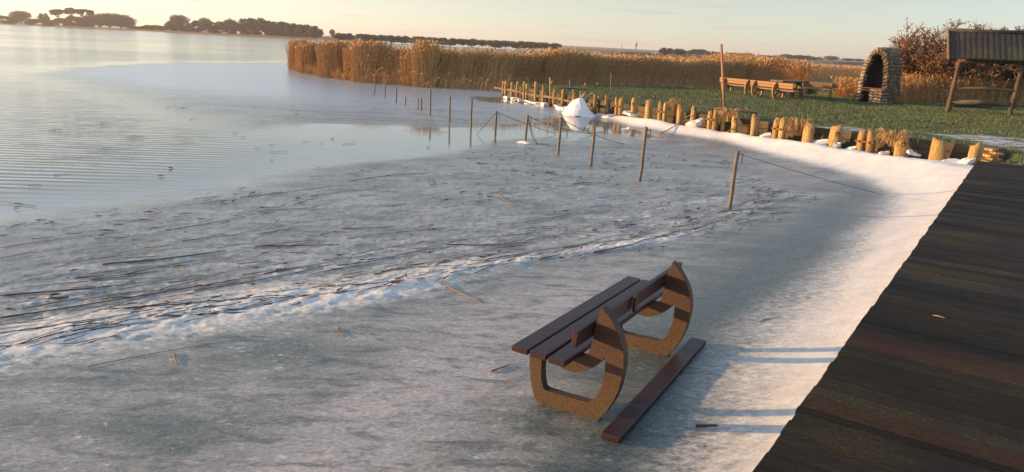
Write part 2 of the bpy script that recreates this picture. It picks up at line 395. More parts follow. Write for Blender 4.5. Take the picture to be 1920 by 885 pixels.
# snow rim, between the ice and the wall / the jetty
INN = [(1135, 221), (1180, 236), (1260, 250), (1350, 264), (1440, 288), (1540, 312), (1620, 335), (1668, 362), (1660, 385), (1610, 450), (1545, 520), (1470, 590), (1400, 650), (1345, 720), (1310, 800), (1275, 885), (1240, 1000)]
RIM = np.vstack([poly(INN), [edge(-1.5)[:2], edge(-1.5, 3)[:2], edge(17, 3)[:2]], WALLS[:12:-1] + np.array([.45, .3])])
d_rim = sdf(X, Y, RIM)
near_j = -((X-JN[0])*JE[0] + (Y-JN[1])*JE[1])       # metres out from the jetty edge
rimw = sstep(4.5, 9.5, Y)
rim = sstep(-.35, .42+.18*(1-rimw), d_rim + n1*(.35+.30*(1-rimw)) + n3*.10)
WALL = WALLS
d_wall = segdist(X, Y, WALL)
bank = sstep(2.2, .2, d_wall)*sstep(-.2, .8, d_rim)
jb = sstep(1.1, -.1, near_j)*sstep(-.3, .8, d_rim)
mound = .5+fbm(X*1.4, Y*1.4, 3, 9)
Z = -.004*np.ones_like(X)
bumpy = fbm(XS*5, YS*11, 4, 21)-.5
fineb = fbm(XS*16, YS*30, 3, 31)-.5
Z = Z + deb*(n3*.020 + bumpy*.018 + fineb*.014)*np.clip(1.15-Y/45, .3, 1)
Z = Z + rdg*(.018 + .045*(fbm(XS*7, YS*12, 4, 41)-.4))
Z = Z + (1-deb)*(1-rim)*(1-wet)*ICY*(n3*.010 + fineb*.003)*sstep(40, 12, Y)
Z = Z + .10*bank*mound + rim*(.01+n3*.015) + .30*sstep(0, 2.4, d_rim + n2*.5)*(.85+.3*mound*.5)
cl = sstep(.56, .7, fbm(XS*.9, YS*1.7, 5, 51))      # cloudy white patches in clear ice
LPATCH = sstep(.50, .64, fbm(XS*.45, YS*.9, 4, 61))
wave = 1-sstep(-2.2, .6, d_ice/far)
CALM = poly([(0, 70), (560, 90), (560, 103), (0, 92), (-400, 90), (-400, 60)])
calm2 = poly([(40, 128), (200, 116), (560, 112), (560, 121), (330, 122), (190, 130), (330, 190), (560, 212), (480, 235), (300, 205), (140, 160)])
wave = wave*(1-.93*sstep(-15, 25, sdf(X, Y, CALM)+n2*60))*(1-.9*sstep(-1.5, 2.5, sdf(X, Y, calm2)+n1*5))
FARRIP = sstep(60, 200, Y)
wave = np.where(Y > 150, wave*.55*(.3+1.4*sstep(.4, .62, fbm(X*.004, Y*.02, 3, 71))), wave)
inter = sstep(-1.5, 1., sdf(X, Y, poly([(300, 335), (500, 300), (560, 262), (420, 215), (700, 225), (700, 300), (500, 360), (100, 400), (-300, 480), (-300, 400)])))
wave = np.maximum(wave, .10*inter)
MILK = poly([(420, 885), (520, 740), (700, 640), (850, 585), (1000, 530), (1120, 500), (1230, 490), (1150, 560), (1020, 640), (960, 730), (900, 810), (820, 885), (780, 1000), (380, 1000)])
milkA = sstep(-.35, .55, sdf(X, Y, MILK)+n1*.8)
milkA = np.maximum(milkA, .6*sstep(-.1, .3, sdf(X, Y, poly([(-100, 800), (100, 790), (260, 800), (300, 850), (200, 900), (-100, 950)]))+n1*.5))
frost = np.clip(.25*ICY*(1-wet)*(1-pool) + .45*deb*sstep(-.12, .2, n3+bumpy*.5) , 0, 1)
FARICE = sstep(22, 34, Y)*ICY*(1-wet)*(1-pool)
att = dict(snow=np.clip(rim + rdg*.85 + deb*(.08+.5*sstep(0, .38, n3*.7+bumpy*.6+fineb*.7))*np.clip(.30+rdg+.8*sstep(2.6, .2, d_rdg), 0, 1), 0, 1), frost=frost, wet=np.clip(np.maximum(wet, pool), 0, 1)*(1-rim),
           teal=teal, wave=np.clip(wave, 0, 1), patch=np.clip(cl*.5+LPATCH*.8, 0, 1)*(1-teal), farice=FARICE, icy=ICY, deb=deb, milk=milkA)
idx = np.arange(nr*na).reshape(nr, na)
Fq = np.stack([idx[:-1, :-1], idx[:-1, 1:], idx[1:, 1:], idx[1:, :-1]], -1).reshape(-1, 4)
V = np.stack([X, Y, Z], -1).reshape(-1, 3)
fi = (d_ice > 0)[:-1, :-1].reshape(-1)

def icemat():
    k = NM('ice_and_water')
    snow, frost, wetA, teal_, wav, patch, fice, icy, debA, milk = [k.attr(n) for n in ('snow', 'frost', 'wet', 'teal', 'wave', 'patch', 'farice', 'icy', 'deb', 'milk')]
    vs = k.map((.45, 1.35, 1), (0, 0, -th)); mm = lambda s_, d=5, r=.6, di=0: k.noise(s_, d, r, vs, di)
    big = mm(1.1, 6, .62, .6); mid = mm(5, 7, .68, .5); vf = k.map((.8, 1.35, 1), (0, 0, -th)); fine = k.noise(13, 8, .8, vf, .3); tiny = k.noise(60, 5, .75, vf)
    c = k.mix(k.ramp(big, [(.42, 0.), (.66, 1.)]), (.095, .105, .088), (.34, .325, .285))
    c = k.mix(k.math('MULTIPLY', teal_, .92), c, k.mix(big, (.010, .034, .032), (.030, .062, .056)))
    pf = k.math('MULTIPLY', patch, k.ramp(mid, [(.42, .0), (.58, 1.)]))
    c = k.mix(k.math('MULTIPLY', pf, .6), c, (.42, .395, .37))
    c = k.mix(k.math('MULTIPLY', milk, k.ramp(big, [(.3, .45), (.6, .9)])), c, (.46, .415, .40))
    # white flakes and bubbles locked in the ice
    fl = k.math('MULTIPLY', k.ramp(fine, [(.55, 0.), (.62, 1.)]), k.ramp(mid, [(.46, .08), (.58, .9)]))
    c = k.mix(k.math('MULTIPLY', fl, k.math('SUBTRACT', 1., k.math('MULTIPLY', teal_, .8))), c, (.68, .66, .63))
    fl2 = k.ramp(tiny, [(.60, 0.), (.66, .6)])
    c = k.mix(fl2, c, (.62, .60, .57))
    brown = k.math('MULTIPLY', k.ramp(mm(7, 6, .75), [(.52, 0.), (.64, .6)]), k.math('SUBTRACT', 1., teal_))
    c = k.mix(brown, c, (.13, .10, .07))
    dk = k.ramp(mid, [(.36, .7), (.48, 0.)])
    c = k.mix(dk, c, (.035, .042, .044))
    ff = k.math('MULTIPLY', frost, k.ramp(fine, [(.35, .3), (.65, 1.)]))
    c = k.mix(ff, c, (.30, .37, .42))
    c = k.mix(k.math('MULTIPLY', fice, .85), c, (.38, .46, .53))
    c = k.mix(k.math('MULTIPLY', wetA, .75), c, (.20, .25, .26))
    water = (.018, .035, .045)
    c = k.mix(k.math('SUBTRACT', 1., icy), c, water)
    sf = k.math('ADD', snow, k.math('MULTIPLY', k.math('MULTIPLY', snow, k.math('SUBTRACT', 1., snow)), k.math('MULTIPLY_ADD', fine, 11., -5.5)), clamp=True)
    sc_ = k.mix(k.ramp(mid, [(.3, 0.), (.7, 1.)]), (.73, .70, .645), (.88, .85, .785))
    c = k.mix(sf, c, sc_)
    gr = k.noise(30, 6, .8, vf, .2); gr2 = k.noise(7, 4, .7, vf)
    gm_ = k.mix(k.ramp(gr, [(.36, 0.), (.64, 1.)]), (.66, .68, .68), (1.36, 1.34, 1.29)); c = k.mix(k.math('MULTIPLY', k.math('SUBTRACT', 1., k.math('MULTIPLY', sf, .75)), k.math('MULTIPLY', icy, k.math('SUBTRACT', 1., k.math('MULTIPLY', wetA, .8)))), c, k.mix(1., c, gm_, 'MULTIPLY'))
    # roughness
    r = k.ramp(mid, [(.3, .16), (.7, .36)])
    r = k.math('ADD', r, k.math('MULTIPLY', ff, .35))
    r = k.math('ADD', r, k.math('MULTIPLY', fl, .2))
    def mixf(f, a, b): 
        m = k.n('Mix'); m.data_type = 'FLOAT'; k.put(f, m.inputs[0]); k.put(a, m.inputs[2]); k.put(b, m.inputs[3]); return m.outputs[0]
    r = mixf(fice, r, .22)
    r = mixf(wetA, r, .035)
    r = mixf(k.math('SUBTRACT', 1., icy), r, .10)
    r = mixf(sf, r, .75)
    # bumps
    h = k.math('ADD', k.math('MULTIPLY', mid, .5), k.math('MULTIPLY', k.math('ADD', fine, k.math('MULTIPLY', gr, .5)), .8))
    dry = k.math('MULTIPLY', k.math('SUBTRACT', 1., k.math('MULTIPLY', wetA, .97)), icy)
    b1 = k.bump(h, k.math('MULTIPLY', dry, .55), .02)
    wv1 = k.noise(1.0, 3, .55, k.map((1.1, 4.5, 1), (0, 0, R(-12))), .3)
    wt = k.n('TexWave'); wt.wave_type = 'BANDS'; wt.bands_direction = 'Y'; k.l(k.map((.35, 1.0, 1), (0, 0, R(-14))), wt.inputs[0])
    wt.inputs['Scale'].default_value = 1.1; wt.inputs['Distortion'].default_value = 5; wt.inputs['Detail'].default_value = 3; wt.inputs['Detail Scale'].default_value = .8
    wh = k.math('ADD', k.math('MULTIPLY', wv1, .45), k.math('MULTIPLY', wt.outputs['Fac'], .22))
    b2 = k.bump(wh, wav, .032, b1)
    return k.done(c, r, b2, IOR=1.40, Specular_IOR_Level=.5)
M['ice'] = icemat()
def submesh(name, mask, mat):
    f = Fq[mask]; u, inv = np.unique(f, return_inverse=True)
    return npmesh(name, V[u], inv.reshape(-1, 4), mat, None, True, {k_: a.reshape(-1)[u] for k_, a in att.items()})
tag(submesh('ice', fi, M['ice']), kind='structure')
tag(submesh('water', ~fi, M['ice']), kind='structure')
def zice(x, y):                              # height of the sheet by nearest grid node
    r = math.hypot(x-.6, y+.3); a = math.atan2(x-.6, y+.3)
    i = min(max(np.searchsorted(rad, r), 0), nr-1); j = min(max(np.searchsorted(ang, a), 0), na-1); return float(Z[i, j])

# ------------------------------------------------------------------ benches with boat-rib ends
OUT = [(0, 0), (.14, 0), (.28, 0), (.40, 0), (.466, 0), (.52, .075), (.566, .166), (.598, .26), (.613, .352), (.619, .43), (.614, .504), (.60, .57), (.577, .628), (.543, .68), (.501, .735), (.437, .795), (.420, .745), (.408, .69), (.398, .63), (.390, .57), (.382, .51), (.365, .465), (.335, .428), (.25, .418), (.12, .418), (.02, .418), (-.072, .418), (-.074, .35), (-.072, .27), (-.055, .14), (-.03, .06)]
INN_ = [(.07, .105), (.17, .105), (.28, .108), (.37, .110), (.40, .114), (.435, .16), (.458, .204), (.477, .26), (.487, .317), (.490, .36), (.491, .40), (.490, .43), (.489, .450), (.486, .462), (.478, .452), (.462, .428), (.448, .41), (.43, .39), (.41, .372), (.385, .352), (.36, .337), (.33, .320), (.29, .304), (.25, .297), (.20, .300), (.13, .318), (.06, .36), (.025, .33), (.022, .25), (.028, .18), (.045, .118)]
def rib(th=.07):
    n = len(OUT); assert n == len(INN_), (n, len(INN_))
    V = []; Q = []
    for side in (-.5, .5):
        e = .006
        for P in (OUT, INN_):
            for (u, z) in P: V.append((u, side*th, z))
    for i in range(n):
        j = (i+1) % n; a, b = 0, n; c, d = 2*n, 3*n
        Q += [[a+i, a+j, b+j, b+i], [c+i, d+i, d+j, c+j], [a+i, c+i, c+j, a+j], [b+i, b+j, d+j, d+i]]
    return np.array(V), np.array(Q)
def bevel(o, w_=.006, seg=2):
    m = o.modifiers.new('bevel', 'BEVEL'); m.width = w_; m.segments = seg; m.limit_method = 'ANGLE'; m.angle_limit = R(35)
def make_bench(label, loc, rz, mats, group, backs=((.345, .575, .070),), length=1.97, span=1.33, full=True, z0=0, over=.26):
    """local x: from the seat front to the back, local y: along the planks"""
    root = empty('bench', loc, label, 'bench', group, rz)
    fm, pm = mats
    for y in (0, span):
        V_, Q_ = rib(); V_ = V_.copy(); V_[:, 1] += y
        o = npmesh('leg', V_, Q_, fm, root)
        if full: bevel(o, .007)
    for u0, zt in ((-.092, .455), (.046, .452), (.184, .444)):
        b = MB(); b.box(((2*u0+.124)/2, length/2-over, zt), (.062, length/2, .021), [[1, 0, -.02], [0, 1, 0], [.02, 0, 1]], .006)
        b.build('seat_plank', pm, root)
    for (u0, z0_, lean) in backs:
        b = MB(); A_ = np.array([[math.cos(lean), 0, -math.sin(lean)], [0, 1, 0], [math.sin(lean), 0, math.cos(lean)]])
        b.box((u0+.02, length/2-over, z0_+.058), (.020, length/2, .058), A_, .006); b.build('back_plank', pm, root)
    return root
vdir = np.array([.5113, .8594]); A_leg = np.array([.6408, 4.5571])
org = A_leg - np.array([vdir[1], -vdir[0]])*.4655
rzb = math.atan2(vdir[1], vdir[0]) - math.pi/2
bench = make_bench('wet dark brown bench standing on the ice with one back plank left', (org[0], org[1], -.006), rzb, (M['bench_frame'], M['bench_plank']), None, ((.345, .575, .09),))
b = MB(); b.box((.412, .62, .635), (.011, .022, .06), None, .003); b.build('bracket', M['bench_frame'], bench)
b = MB()
p1 = at(1140, 828); p2 = at(1307, 643); dd = (p2-p1)/np.linalg.norm(p2-p1)
b.box((0, 0, .022), (.066, np.linalg.norm(p2-p1)/2, .021), None, .007)
o = b.build('loose_plank', M['bench_plank']); o.location = ((p1+p2)/2 + np.array([0.01, 0.0, 0])); o.rotation_euler = (0, 0, math.atan2(dd[1], dd[0])-math.pi/2)
tag(o, 'long dark purple-brown plank lying loose on the ice beside the bench', 'plank')

# ------------------------------------------------------------------ jetty
jet = empty('jetty', edge(0, 0, 0), 'dark weathered timber jetty with mossy cross planks', 'jetty')
JR = np.array([JE, JD, [0, 0, 1]])           # local x across, y along
jet.rotation_euler.z = math.atan2(JE[1], JE[0])
V_all = []; Q_all = []; tone = []; n0 = 0; W_J = 5.2
y = -2.5; new = []
marks = [(.81, .99, 1), (1.93, 2.11, 1), (2.115, 2.30, 1), (3.86, 4.02, 2), (4.02, 4.2, 2), (6.0, 6.15, 2), (8.3, 8.45, 2)]
def plank(mb, y0, y1, tz=0, ov=0):
    mb.box(((W_J/2)+ov/2, (y0+y1)/2, DZ-.025+tz), ((W_J-ov)/2, (y1-y0)/2-.003, .025), None, .001)
old = MB(); cnt = 0; tones = []
while y < 13.85:
    hit = [m for m in marks if m[0]-.02 <= y < m[1]-.02 and m[2] == 1]
    wdt = random.choice((.118, .14, .15, .165, .175))
    if hit: wdt = hit[0][1]-y
    else:
        nx = [m[0] for m in marks if m[0] > y+.001 and m[2] == 1]
        if nx and y+wdt > nx[0]-.06: wdt = nx[0]-y
    ov = random.uniform(-.006, .006); tz = random.uniform(-.004, .004)
    if hit:
        b = MB(); plank(b, y, y+wdt, tz, ov)
        me_n = sum(len(v) for v in b.V)
        o = npmesh('deck_plank', np.concatenate(b.V), np.concatenate(b.Q), M['deck_new'], jet, False, {'tone': np.full(me_n, random.uniform(.5, .8))}, np.concatenate(b.T))
        o['label'] = 'smooth reddish-brown newer deck plank'
    else:
        k0 = old.n; plank(old, y, y+wdt, tz, ov); t_ = random.uniform(.05, .95)
        if any(m[0] <= y < m[1] and m[2] == 2 for m in marks): t_ = 1.
        tones += [t_]*(old.n-k0)
    y += wdt
npmesh('decking', np.concatenate(old.V), np.concatenate(old.Q), M['deck'], jet, False, {'tone': tones}, np.concatenate(old.T))
b = MB(); b.box((.13, 5.7, DZ-.15), (.06, 8.1, .092), None, .01); b.build('edge_beam', M['weather'], jet)
b = MB(); b.box((2.6, 5.7, DZ-.15), (.07, 8.1, .09), None, .01); b.box((4.9, 5.7, DZ-.15), (.07, 8.1, .09), None, .01); b.build('joist', M['weather'], jet)
for yy in (-1.5, 1.6, 4.7, 7.8, 10.9, 13.4):
    b = MB(); b.tube([(.32, yy, -.4), (.32, yy, DZ-.06)], .11, 10); b.build('support_pile', M['weather'], jet)
# a chip of straw-coloured reed and a few frost bits lying on the boards
p = at(1759, 596, DZ); b = MB(); b.tube([p+[-.03, .02, .012], p+[0, 0, .014], p+[.035, -.02, .010]], [.004, .006, .003], 5)
tag(b.build('reed_chip', None), 'short straw-yellow reed chip lying on the jetty deck', 'reed chip')
STRAWCHIP = bpy.data.objects['reed_chip']

# ------------------------------------------------------------------ wall, piles, posts, ropes
def log_mesh(mb, x, y, z0, z1, r, lean=(0, 0), seed=0):
    rg = np.random.default_rng(seed); n = 12; m = 7
    ph = rg.random(6)*6.28; V_ = []; 
    for i in range(m):
        t = i/(m-1); z = z0+(z1-z0)*t
        for k_ in range(n):
            a = 2*math.pi*k_/n
            rr = r*(1.04-.10*t)*(1+.06*math.sin(2*a+ph[0])+.05*math.sin(3*a+ph[1]+t*2)+.035*math.sin(7*a+ph[2]) + .025*math.sin(9*t+ph[3]+a))
            if i == m-1: rr *= .90
            dz = (.03*math.sin(a+ph[4]) + .02*math.sin(3*a+ph[5]) + .045*math.cos(a+ph[2]))*(1 if i >= m-2 else 0)*min(1, r/.1)
            V_.append((x+lean[0]*t+rr*math.cos(a), y+lean[1]*t+rr*math.sin(a), z+dz-(.02 if i == m-2 else 0)))
    Q_ = [[i*n+k_, i*n+(k_+1) % n, (i+1)*n+(k_+1) % n, (i+1)*n+k_] for i in range(m-1) for k_ in range(n)]
    V_.append((x+lean[0], y+lean[1], z1-.01)); T_ = [[m*n, (m-1)*n+k_, (m-1)*n+(k_+1) % n] for k_ in range(n)]
    return mb.add(V_, Q_, T_)
def basept(px, py, zb): return at(px, py, zb)
# (x, base y, top x, top y, width px, base z)
PILES = [
 (943.3, 181, 943.3, 152, 4.4), (947.6, 182, 947.8, 152.5, 4.6), (959.3, 185, 959.8, 154.5, 4.4), (969, 187, 970, 154.5, 4.4),
 (1004, 194.7, 1004.5, 153, 5), (1017.5, 197.5, 1018.7, 161, 5), (1038, 201, 1039.3, 166.7, 5), (1054, 203, 1055.5, 168, 6.5),
 (1075, 206, 1076.3, 170, 6.5), (1089, 212, 1090, 172.5, 6.5), (1115, 214, 1115.8, 177, 6), (1137, 217, 1137.3, 179.7, 5.5),
 (1187, 221, 1188, 185, 7.5), (1214, 223, 1216, 190, 10), (1273.5, 230, 1275.5, 198, 9), (1299, 224, 1300.3, 202.5, 7),
 (1377, 241, 1378.3, 213, 9), (1412, 254, 1415.5, 216, 11), (1513, 269.5, 1516.7, 230.6, 13), (1563, 278, 1567, 237, 15),
 (1686, 294, 1690, 255, 15), (1753, 302, 1759, 262, 19), (1824, 305, 1828, 270.7, 14)]
PLAB = ['leftmost slim pile at the far end of the palisade', 'second slim pile at the far end, close beside the leftmost', 'slim pile just right of the two touching end piles',
 'slim pile left of the far strapped pair', 'tall pile with a square block top near the far end', 'leaning-topped pile left of the tall thin plank pole',
 'pile carrying a crossbar left of the wide stump in the far palisade', 'wide reddish pile at the right end of the small crossbar', 'pile where the sagging pale ropes begin',
 'pile hung with rope loops left of the snow heap', 'pile sticking up directly behind the snow heap', 'pile just right of the snow heap holding a rail',
 'rusty-ironed pile right of the first strapped pair beyond the snow heap', 'split pale pile standing alone in the middle of the palisade', 'pale pile with a cable running down to the ice',
 'short dark pile left of the tall pole and its platform', 'iron-fitted pile just right of the tall pole platform', 'clean pale pile left of the strapped pair below the benches',
 'gnarled pile beside the big dry grass tuft', 'pile with an iron hook on top, below the stone fireplace', 'pile wrapped in dry grass with an iron ring', 'thickest pale pile, second nearest the jetty', 'notched pile at the jetty corner']
G_P = 'golden timber piles of the shore palisade'
PILE_POS = []
for i, (bx, by, tx, ty, wp, ) in enumerate(PILES):
    zb = .0 if bx < 1150 else (.06 if bx < 1340 else .14)
    if bx in (1115, 1137): zb = 0
    P = on_wall(bx, by); P[2] = 0; T_ = up(tx, ty, P); r = wp/2/F_PX*P[1]*(1.5 if bx > 1150 else 1.3)
    b = MB(); log_mesh(b, r*.2, 0, -.35, T_[2], r, (T_[0]-P[0], 0), i)
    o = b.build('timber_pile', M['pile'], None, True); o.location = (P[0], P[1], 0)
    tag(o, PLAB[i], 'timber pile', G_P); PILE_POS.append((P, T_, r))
def strap_mesh(mb, P, T_, r, z):
    pass
PAIRS = [((982.5, 191.6, 983, 153), (987.3, 192.3, 988.2, 157.5), 4.6, 'strapped pair of slim piles at the far end of the palisade'),
 ((1156.5, 220, 1157.5, 183.7), (1163.5, 220.5, 1165, 183.7), 7.6, 'strapped pair of piles just right of the snow heap'),
 ((1237, 222, 1239, 192), (1246.5, 222, 1248, 194.5), 7, 'rusty strapped pair of piles midway along the palisade'),
 ((1332, 227, 1333, 206), (1341.5, 227, 1343.5, 206), 8.5, 'strapped pair of piles under the tall pole and platform board'),
 ((1454.5, 263, 1458, 222), (1465.5, 265, 1469, 224.5), 11, 'strapped pair of pale piles left of the dry grass tuft'),
 ((1612, 287, 1618, 246), (1631, 289, 1636, 247.5), 14, 'largest strapped pair of piles, below the stone fireplace')]
for i, (a, c_, wp, lab) in enumerate(PAIRS):
    zb = .0 if a[0] < 1150 else (.05 if a[0] < 1340 else .14)
    P = on_wall(a[0], a[1]); Q1 = on_wall(c_[0], c_[1]); T1 = up(a[2], a[3], P); T2 = up(c_[2], c_[3], Q1)
    root = empty('timber_pile_pair', (P[0], P[1], 0), lab, 'timber piles', 'strapped pile pairs of the palisade')
    r = wp/2/F_PX*P[1]*1.22
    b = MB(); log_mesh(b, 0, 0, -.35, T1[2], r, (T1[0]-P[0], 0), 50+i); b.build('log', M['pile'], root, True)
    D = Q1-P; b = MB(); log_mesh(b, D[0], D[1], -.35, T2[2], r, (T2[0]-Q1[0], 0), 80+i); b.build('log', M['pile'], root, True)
    e = D/np.linalg.norm(D); nrm = np.array([e[1], -e[0], 0]);
    if nrm[1] > 0: nrm = -nrm
    zs = .55*(T1[2]) + .05
    b = MB(); mid = D/2 + nrm*(r+.012) + np.array([.5*(T1[0]-P[0]), 0, zs])
    b.box(mid, (np.linalg.norm(D)/2+r*.95, .012, .022), [e, nrm, [0, 0, 1]], .004); b.build('strap', M['rust'], root)
    for q in (0, 1):
        b = MB(); cc = D*q + nrm*(r+.03) + np.array([.5*(T1[0]-P[0]), 0, zs]); b.tube([cc-nrm*.02, cc+nrm*.03], .03, 6); b.build('bolt', M['rust'], root)
# iron fittings on single piles
for i in (12, 16, 19, 20):
    P, T_, r = PILE_POS[i]; b = MB(); o = [o for o in bpy.data.objects if o.get('label') == PLAB[i]][0]
    z = T_[2]-.16; b.tube([(-.02+(T_[0]-P[0])*.8, -r-.0, z), (-.02+(T_[0]-P[0])*.8, -r-.07, z)], .022, 6)
    pts = [((T_[0]-P[0])*.8-.02+.055*math.cos(t), -r-.055, z-.02+.055*math.sin(t)) for t in np.linspace(0, 6.28, 13)]
    b.tube(pts, .012, 5, False); b.build('iron_ring', M['rust'], o)
# board wall behind the piles
WP = []
for i, (P, T_, r) in enumerate(PILE_POS): WP.append((P[0], P[1], T_[2], r))
for a, c_, wp, lab in PAIRS:
    zb = .0 if a[0] < 1150 else (.05 if a[0] < 1340 else .14)
    P = on_wall((a[0]+c_[0])/2, (a[1]+c_[1])/2); T_ = up(a[2], a[3], P); WP.append((P[0], P[1], T_[2], wp/2/F_PX*P[1]))
WP.sort(key=lambda t: t[0]-t[1]*.6)
WP = np.array(WP)
ys = np.arange(WP[:, 1].min()-.3, WP[:, 1].max()+.4, .9)
wallr = empty('retaining_wall', (*wall_pt(ys[0], .3), 0), 'board retaining wall behind the timber piles along the grass', 'retaining wall')
lo = wallr.location
for i in range(len(ys)-1):
    a = wall_pt(ys[i], .46); c_ = wall_pt(ys[i+1], .46); e = np.array([*(c_-a), 0]); L = np.linalg.norm(e); e /= L; nrm = np.array([e[1], -e[0], 0])
    zt = np.interp(ys[i], [18, 26, 37], [.60, .50, .56]); b = MB()
    for q in range(4):
        hh = (zt+.3)/4; b.box((a[0]+e[0]*L/2-lo[0], a[1]+e[1]*L/2-lo[1], -.3+hh*(q+.5)), (L/2-.006, .035+random.uniform(0, .012), hh/2-.006), [e, nrm, [0, 0, 1]], .008)
    b.build('board_panel', M['board'], wallr)
    zz_ = zt+.02
# cap beam and a low back rail at the far end where the planking is open
b = MB()
for y0, y1 in ((28.5, 37.2),):
    yy = np.arange(y0, y1, 1.7)
    for i in range(len(yy)-1):
        a = wall_pt(yy[i], .02); c_ = wall_pt(yy[i+1], .02); e = np.array([*(c_-a), 0]); L = np.linalg.norm(e); e /= L
        b.box((*( (a+c_)/2 - np.array(lo)[:2]), .34+.03*(i % 2)), (L/2-.01, .05, .05), [e, [e[1], -e[0], 0], [0, 0, 1]], .01)
b.build('rail', M['weather'], wallr)
b = MB(); Pb = up(1341, 206.5, on_wall(1338, 227)); 
o = MB().box((0, 0, 0), (.95, .32, .028), None, .006).build('platform_board', M['weather']); o.location = (Pb[0]+.35, Pb[1]+.28, Pb[2]+.02); o.rotation_euler = (0, R(2), R(-8))
tag(o, 'flat weathered board laid over the strapped piles beside the tall pole', 'board')
o = MB().box((0, 0, 0), (.62, .20, .025), None, .006).build('platform_board', M['weather']); Pb = up(1072, 166.5, on_wall(1072, 205)); o.location = (Pb[0], Pb[1]+.35, Pb[2]); o.rotation_euler = (0, R(1), 0)
tag(o, 'dark flat board on top of the far palisade near the rope coils', 'board')
for (x0, y0, x1, y1, d_) in ((1040, 171, 1054, 173.5, 201), (1121, 182, 1136, 184.5, 214), (1077, 181.5, 1088, 182.5, 208)):
    P = on_wall(x0, d_+2); a = up(x0, y0, P); c_ = up(x1, y1, P); b = MB(); b.box((a+c_)/2, ((c_[0]-a[0])/2, .05, .035), [[(c_-a)[0]/np.linalg.norm(c_-a), 0, (c_-a)[2]/np.linalg.norm(c_-a)], [0, 1, 0], [-(c_-a)[2]/np.linalg.norm(c_-a), 0, (c_-a)[0]/np.linalg.norm(c_-a)]], .008)
    tag(b.build('crossbar', M['pile']), {1040: 'crossbar between two piles right of the thin plank pole', 1121: 'crossbar right of the snow heap top', 1077: 'pale crossbar behind the rope loops'}[x0], 'crossbar', 'short crossbars nailed between piles')
# tall slim poles by the wall
for (bx, by, tx, ty, wp, zb, lab, mt) in ((1029.5, 187, 1031.2, 145, 3.2, .25, 'thin plank pole rising above the far palisade', 'pile'), (1066.7, 203, 1068.4, 149.7, 2.6, .0, 'thin grey pole right of the far platform board', 'post'),
        (1145, 181, 1146.3, 138, 2.6, .5, 'thin greenish pole standing on the grass edge', 'post'), (1340, 206, 1352.5, 82.5, 5.2, .5, 'very tall slim reddish-brown pole above the palisade', 'tall')):
    P = on_wall(bx, by, .55) if bx > 1300 else (on_wall(bx, by, .1) if bx < 1100 else at(bx, by, zb)); P[2] = zb; T_ = up(tx, ty, P); b = MB(); b.tube([(0, 0, -zb if zb < .3 else -.3), ((T_[0]-P[0]), 0, T_[2]-P[2])], [wp/2/F_PX*P[1]*1.05, wp/2/F_PX*P[1]*.85], 8)
    if mt == 'tall':
        kk = NM('varnished_pole'); g = kk.noise(12, 4, .6, kk.map((4, 4, 1))); M['tall'] = kk.done(kk.mix(g, (.22, .10, .05), (.36, .18, .09)), .6)
    o = b.build('pole', M[mt], None, True); o.location = P; tag(o, lab, 'pole')
# pale rope coils hung over the far piles
def rope(name, pts, r, mat, lab, cat='rope', group=None, sub=6):
    P = np.array(pts, float); 
    t = np.linspace(0, len(P)-1, (len(P)-1)*sub+1)
    def cr(i, f):
        p0, p1, p2, p3 = P[max(i-1, 0)], P[i], P[min(i+1, len(P)-1)], P[min(i+2, len(P)-1)]
        return .5*((2*p1)+(-p0+p2)*f+(2*p0-5*p1+4*p2-p3)*f*f+(-p0+3*p1-3*p2+p3)*f**3)
    Q_ = [cr(min(int(s_), len(P)-2), s_-min(int(s_), len(P)-2)) for s_ in t]
    b = MB(); b.tube(Q_, r, 6); return tag(b.build(name, mat, None, True), lab, cat, group)
B0 = on_wall(1095, 209, -.12)
def rp(pts): return [up(x, y, B0) for x, y in pts]
rope('rope', rp([(1074, 180), (1076, 187), (1082, 191), (1089, 187), (1093, 180), (1097, 176), (1100, 182)]), .045, M['rope_pale'], 'upper pale rope swag hanging on the far piles', 'rope', 'pale ropes hung over the far piles')
rope('rope', rp([(1074, 186), (1076, 195), (1083, 199), (1091, 192), (1097, 184), (1103, 179), (1110, 184)]), .045, M['rope_pale'], 'middle pale rope swag crossing the far piles', 'rope', 'pale ropes hung over the far piles')
rope('rope', rp([(1077, 206), (1083, 203), (1090, 196), (1098, 186), (1105, 178), (1112, 176), (1117, 182), (1119, 190)]), .045, M['rope_pale'], 'lowest dark-ended rope trailing from the far piles to the ice', 'rope', 'pale ropes hung over the far piles')
# slim posts out on the ice
POSTS = [(1367, 390, 1383, 283, 8.5, 'nearest and thickest post on the ice with metal clips'), (1199, 338, 1212, 238, 7, 'second post from the jetty in the ice row'), (1108, 310, 1115, 237, 6, 'third post from the jetty in the ice row'),
 (1046, 288, 1052.5, 220, 5.5, 'post with a rope running right, just right of the snowy-footed one'), (983, 268, 990.5, 216, 5.2, 'post with a small snow collar at its foot'), (928, 252, 931, 208, 4.8, 'post from whose top two ropes spread to both sides'),
 (883, 238, 885, 184, 4.2, 'tall post in front of the dark water strip'), (843, 227, 844, 181, 3.8, 'tall post left of the one before the dark water strip'), (807, 216, 807, 167, 3.6, 'tallest slim post beside the short double stump'),
 (790, 206, 790, 183.5, 4, 'short double stump post on the ice'), (760, 197, 760.5, 182, 2.8, 'shortest stump in the far row on the ice'), (742.5, 192, 744, 164, 3.2, 'post left of the shortest stump on the ice'),
 (721, 183, 723, 149, 2.6, 'second thin post from the reed end of the row'), (701, 177, 703.5, 154, 2.6, 'last thin leaning post nearest the reeds')]
PP = []
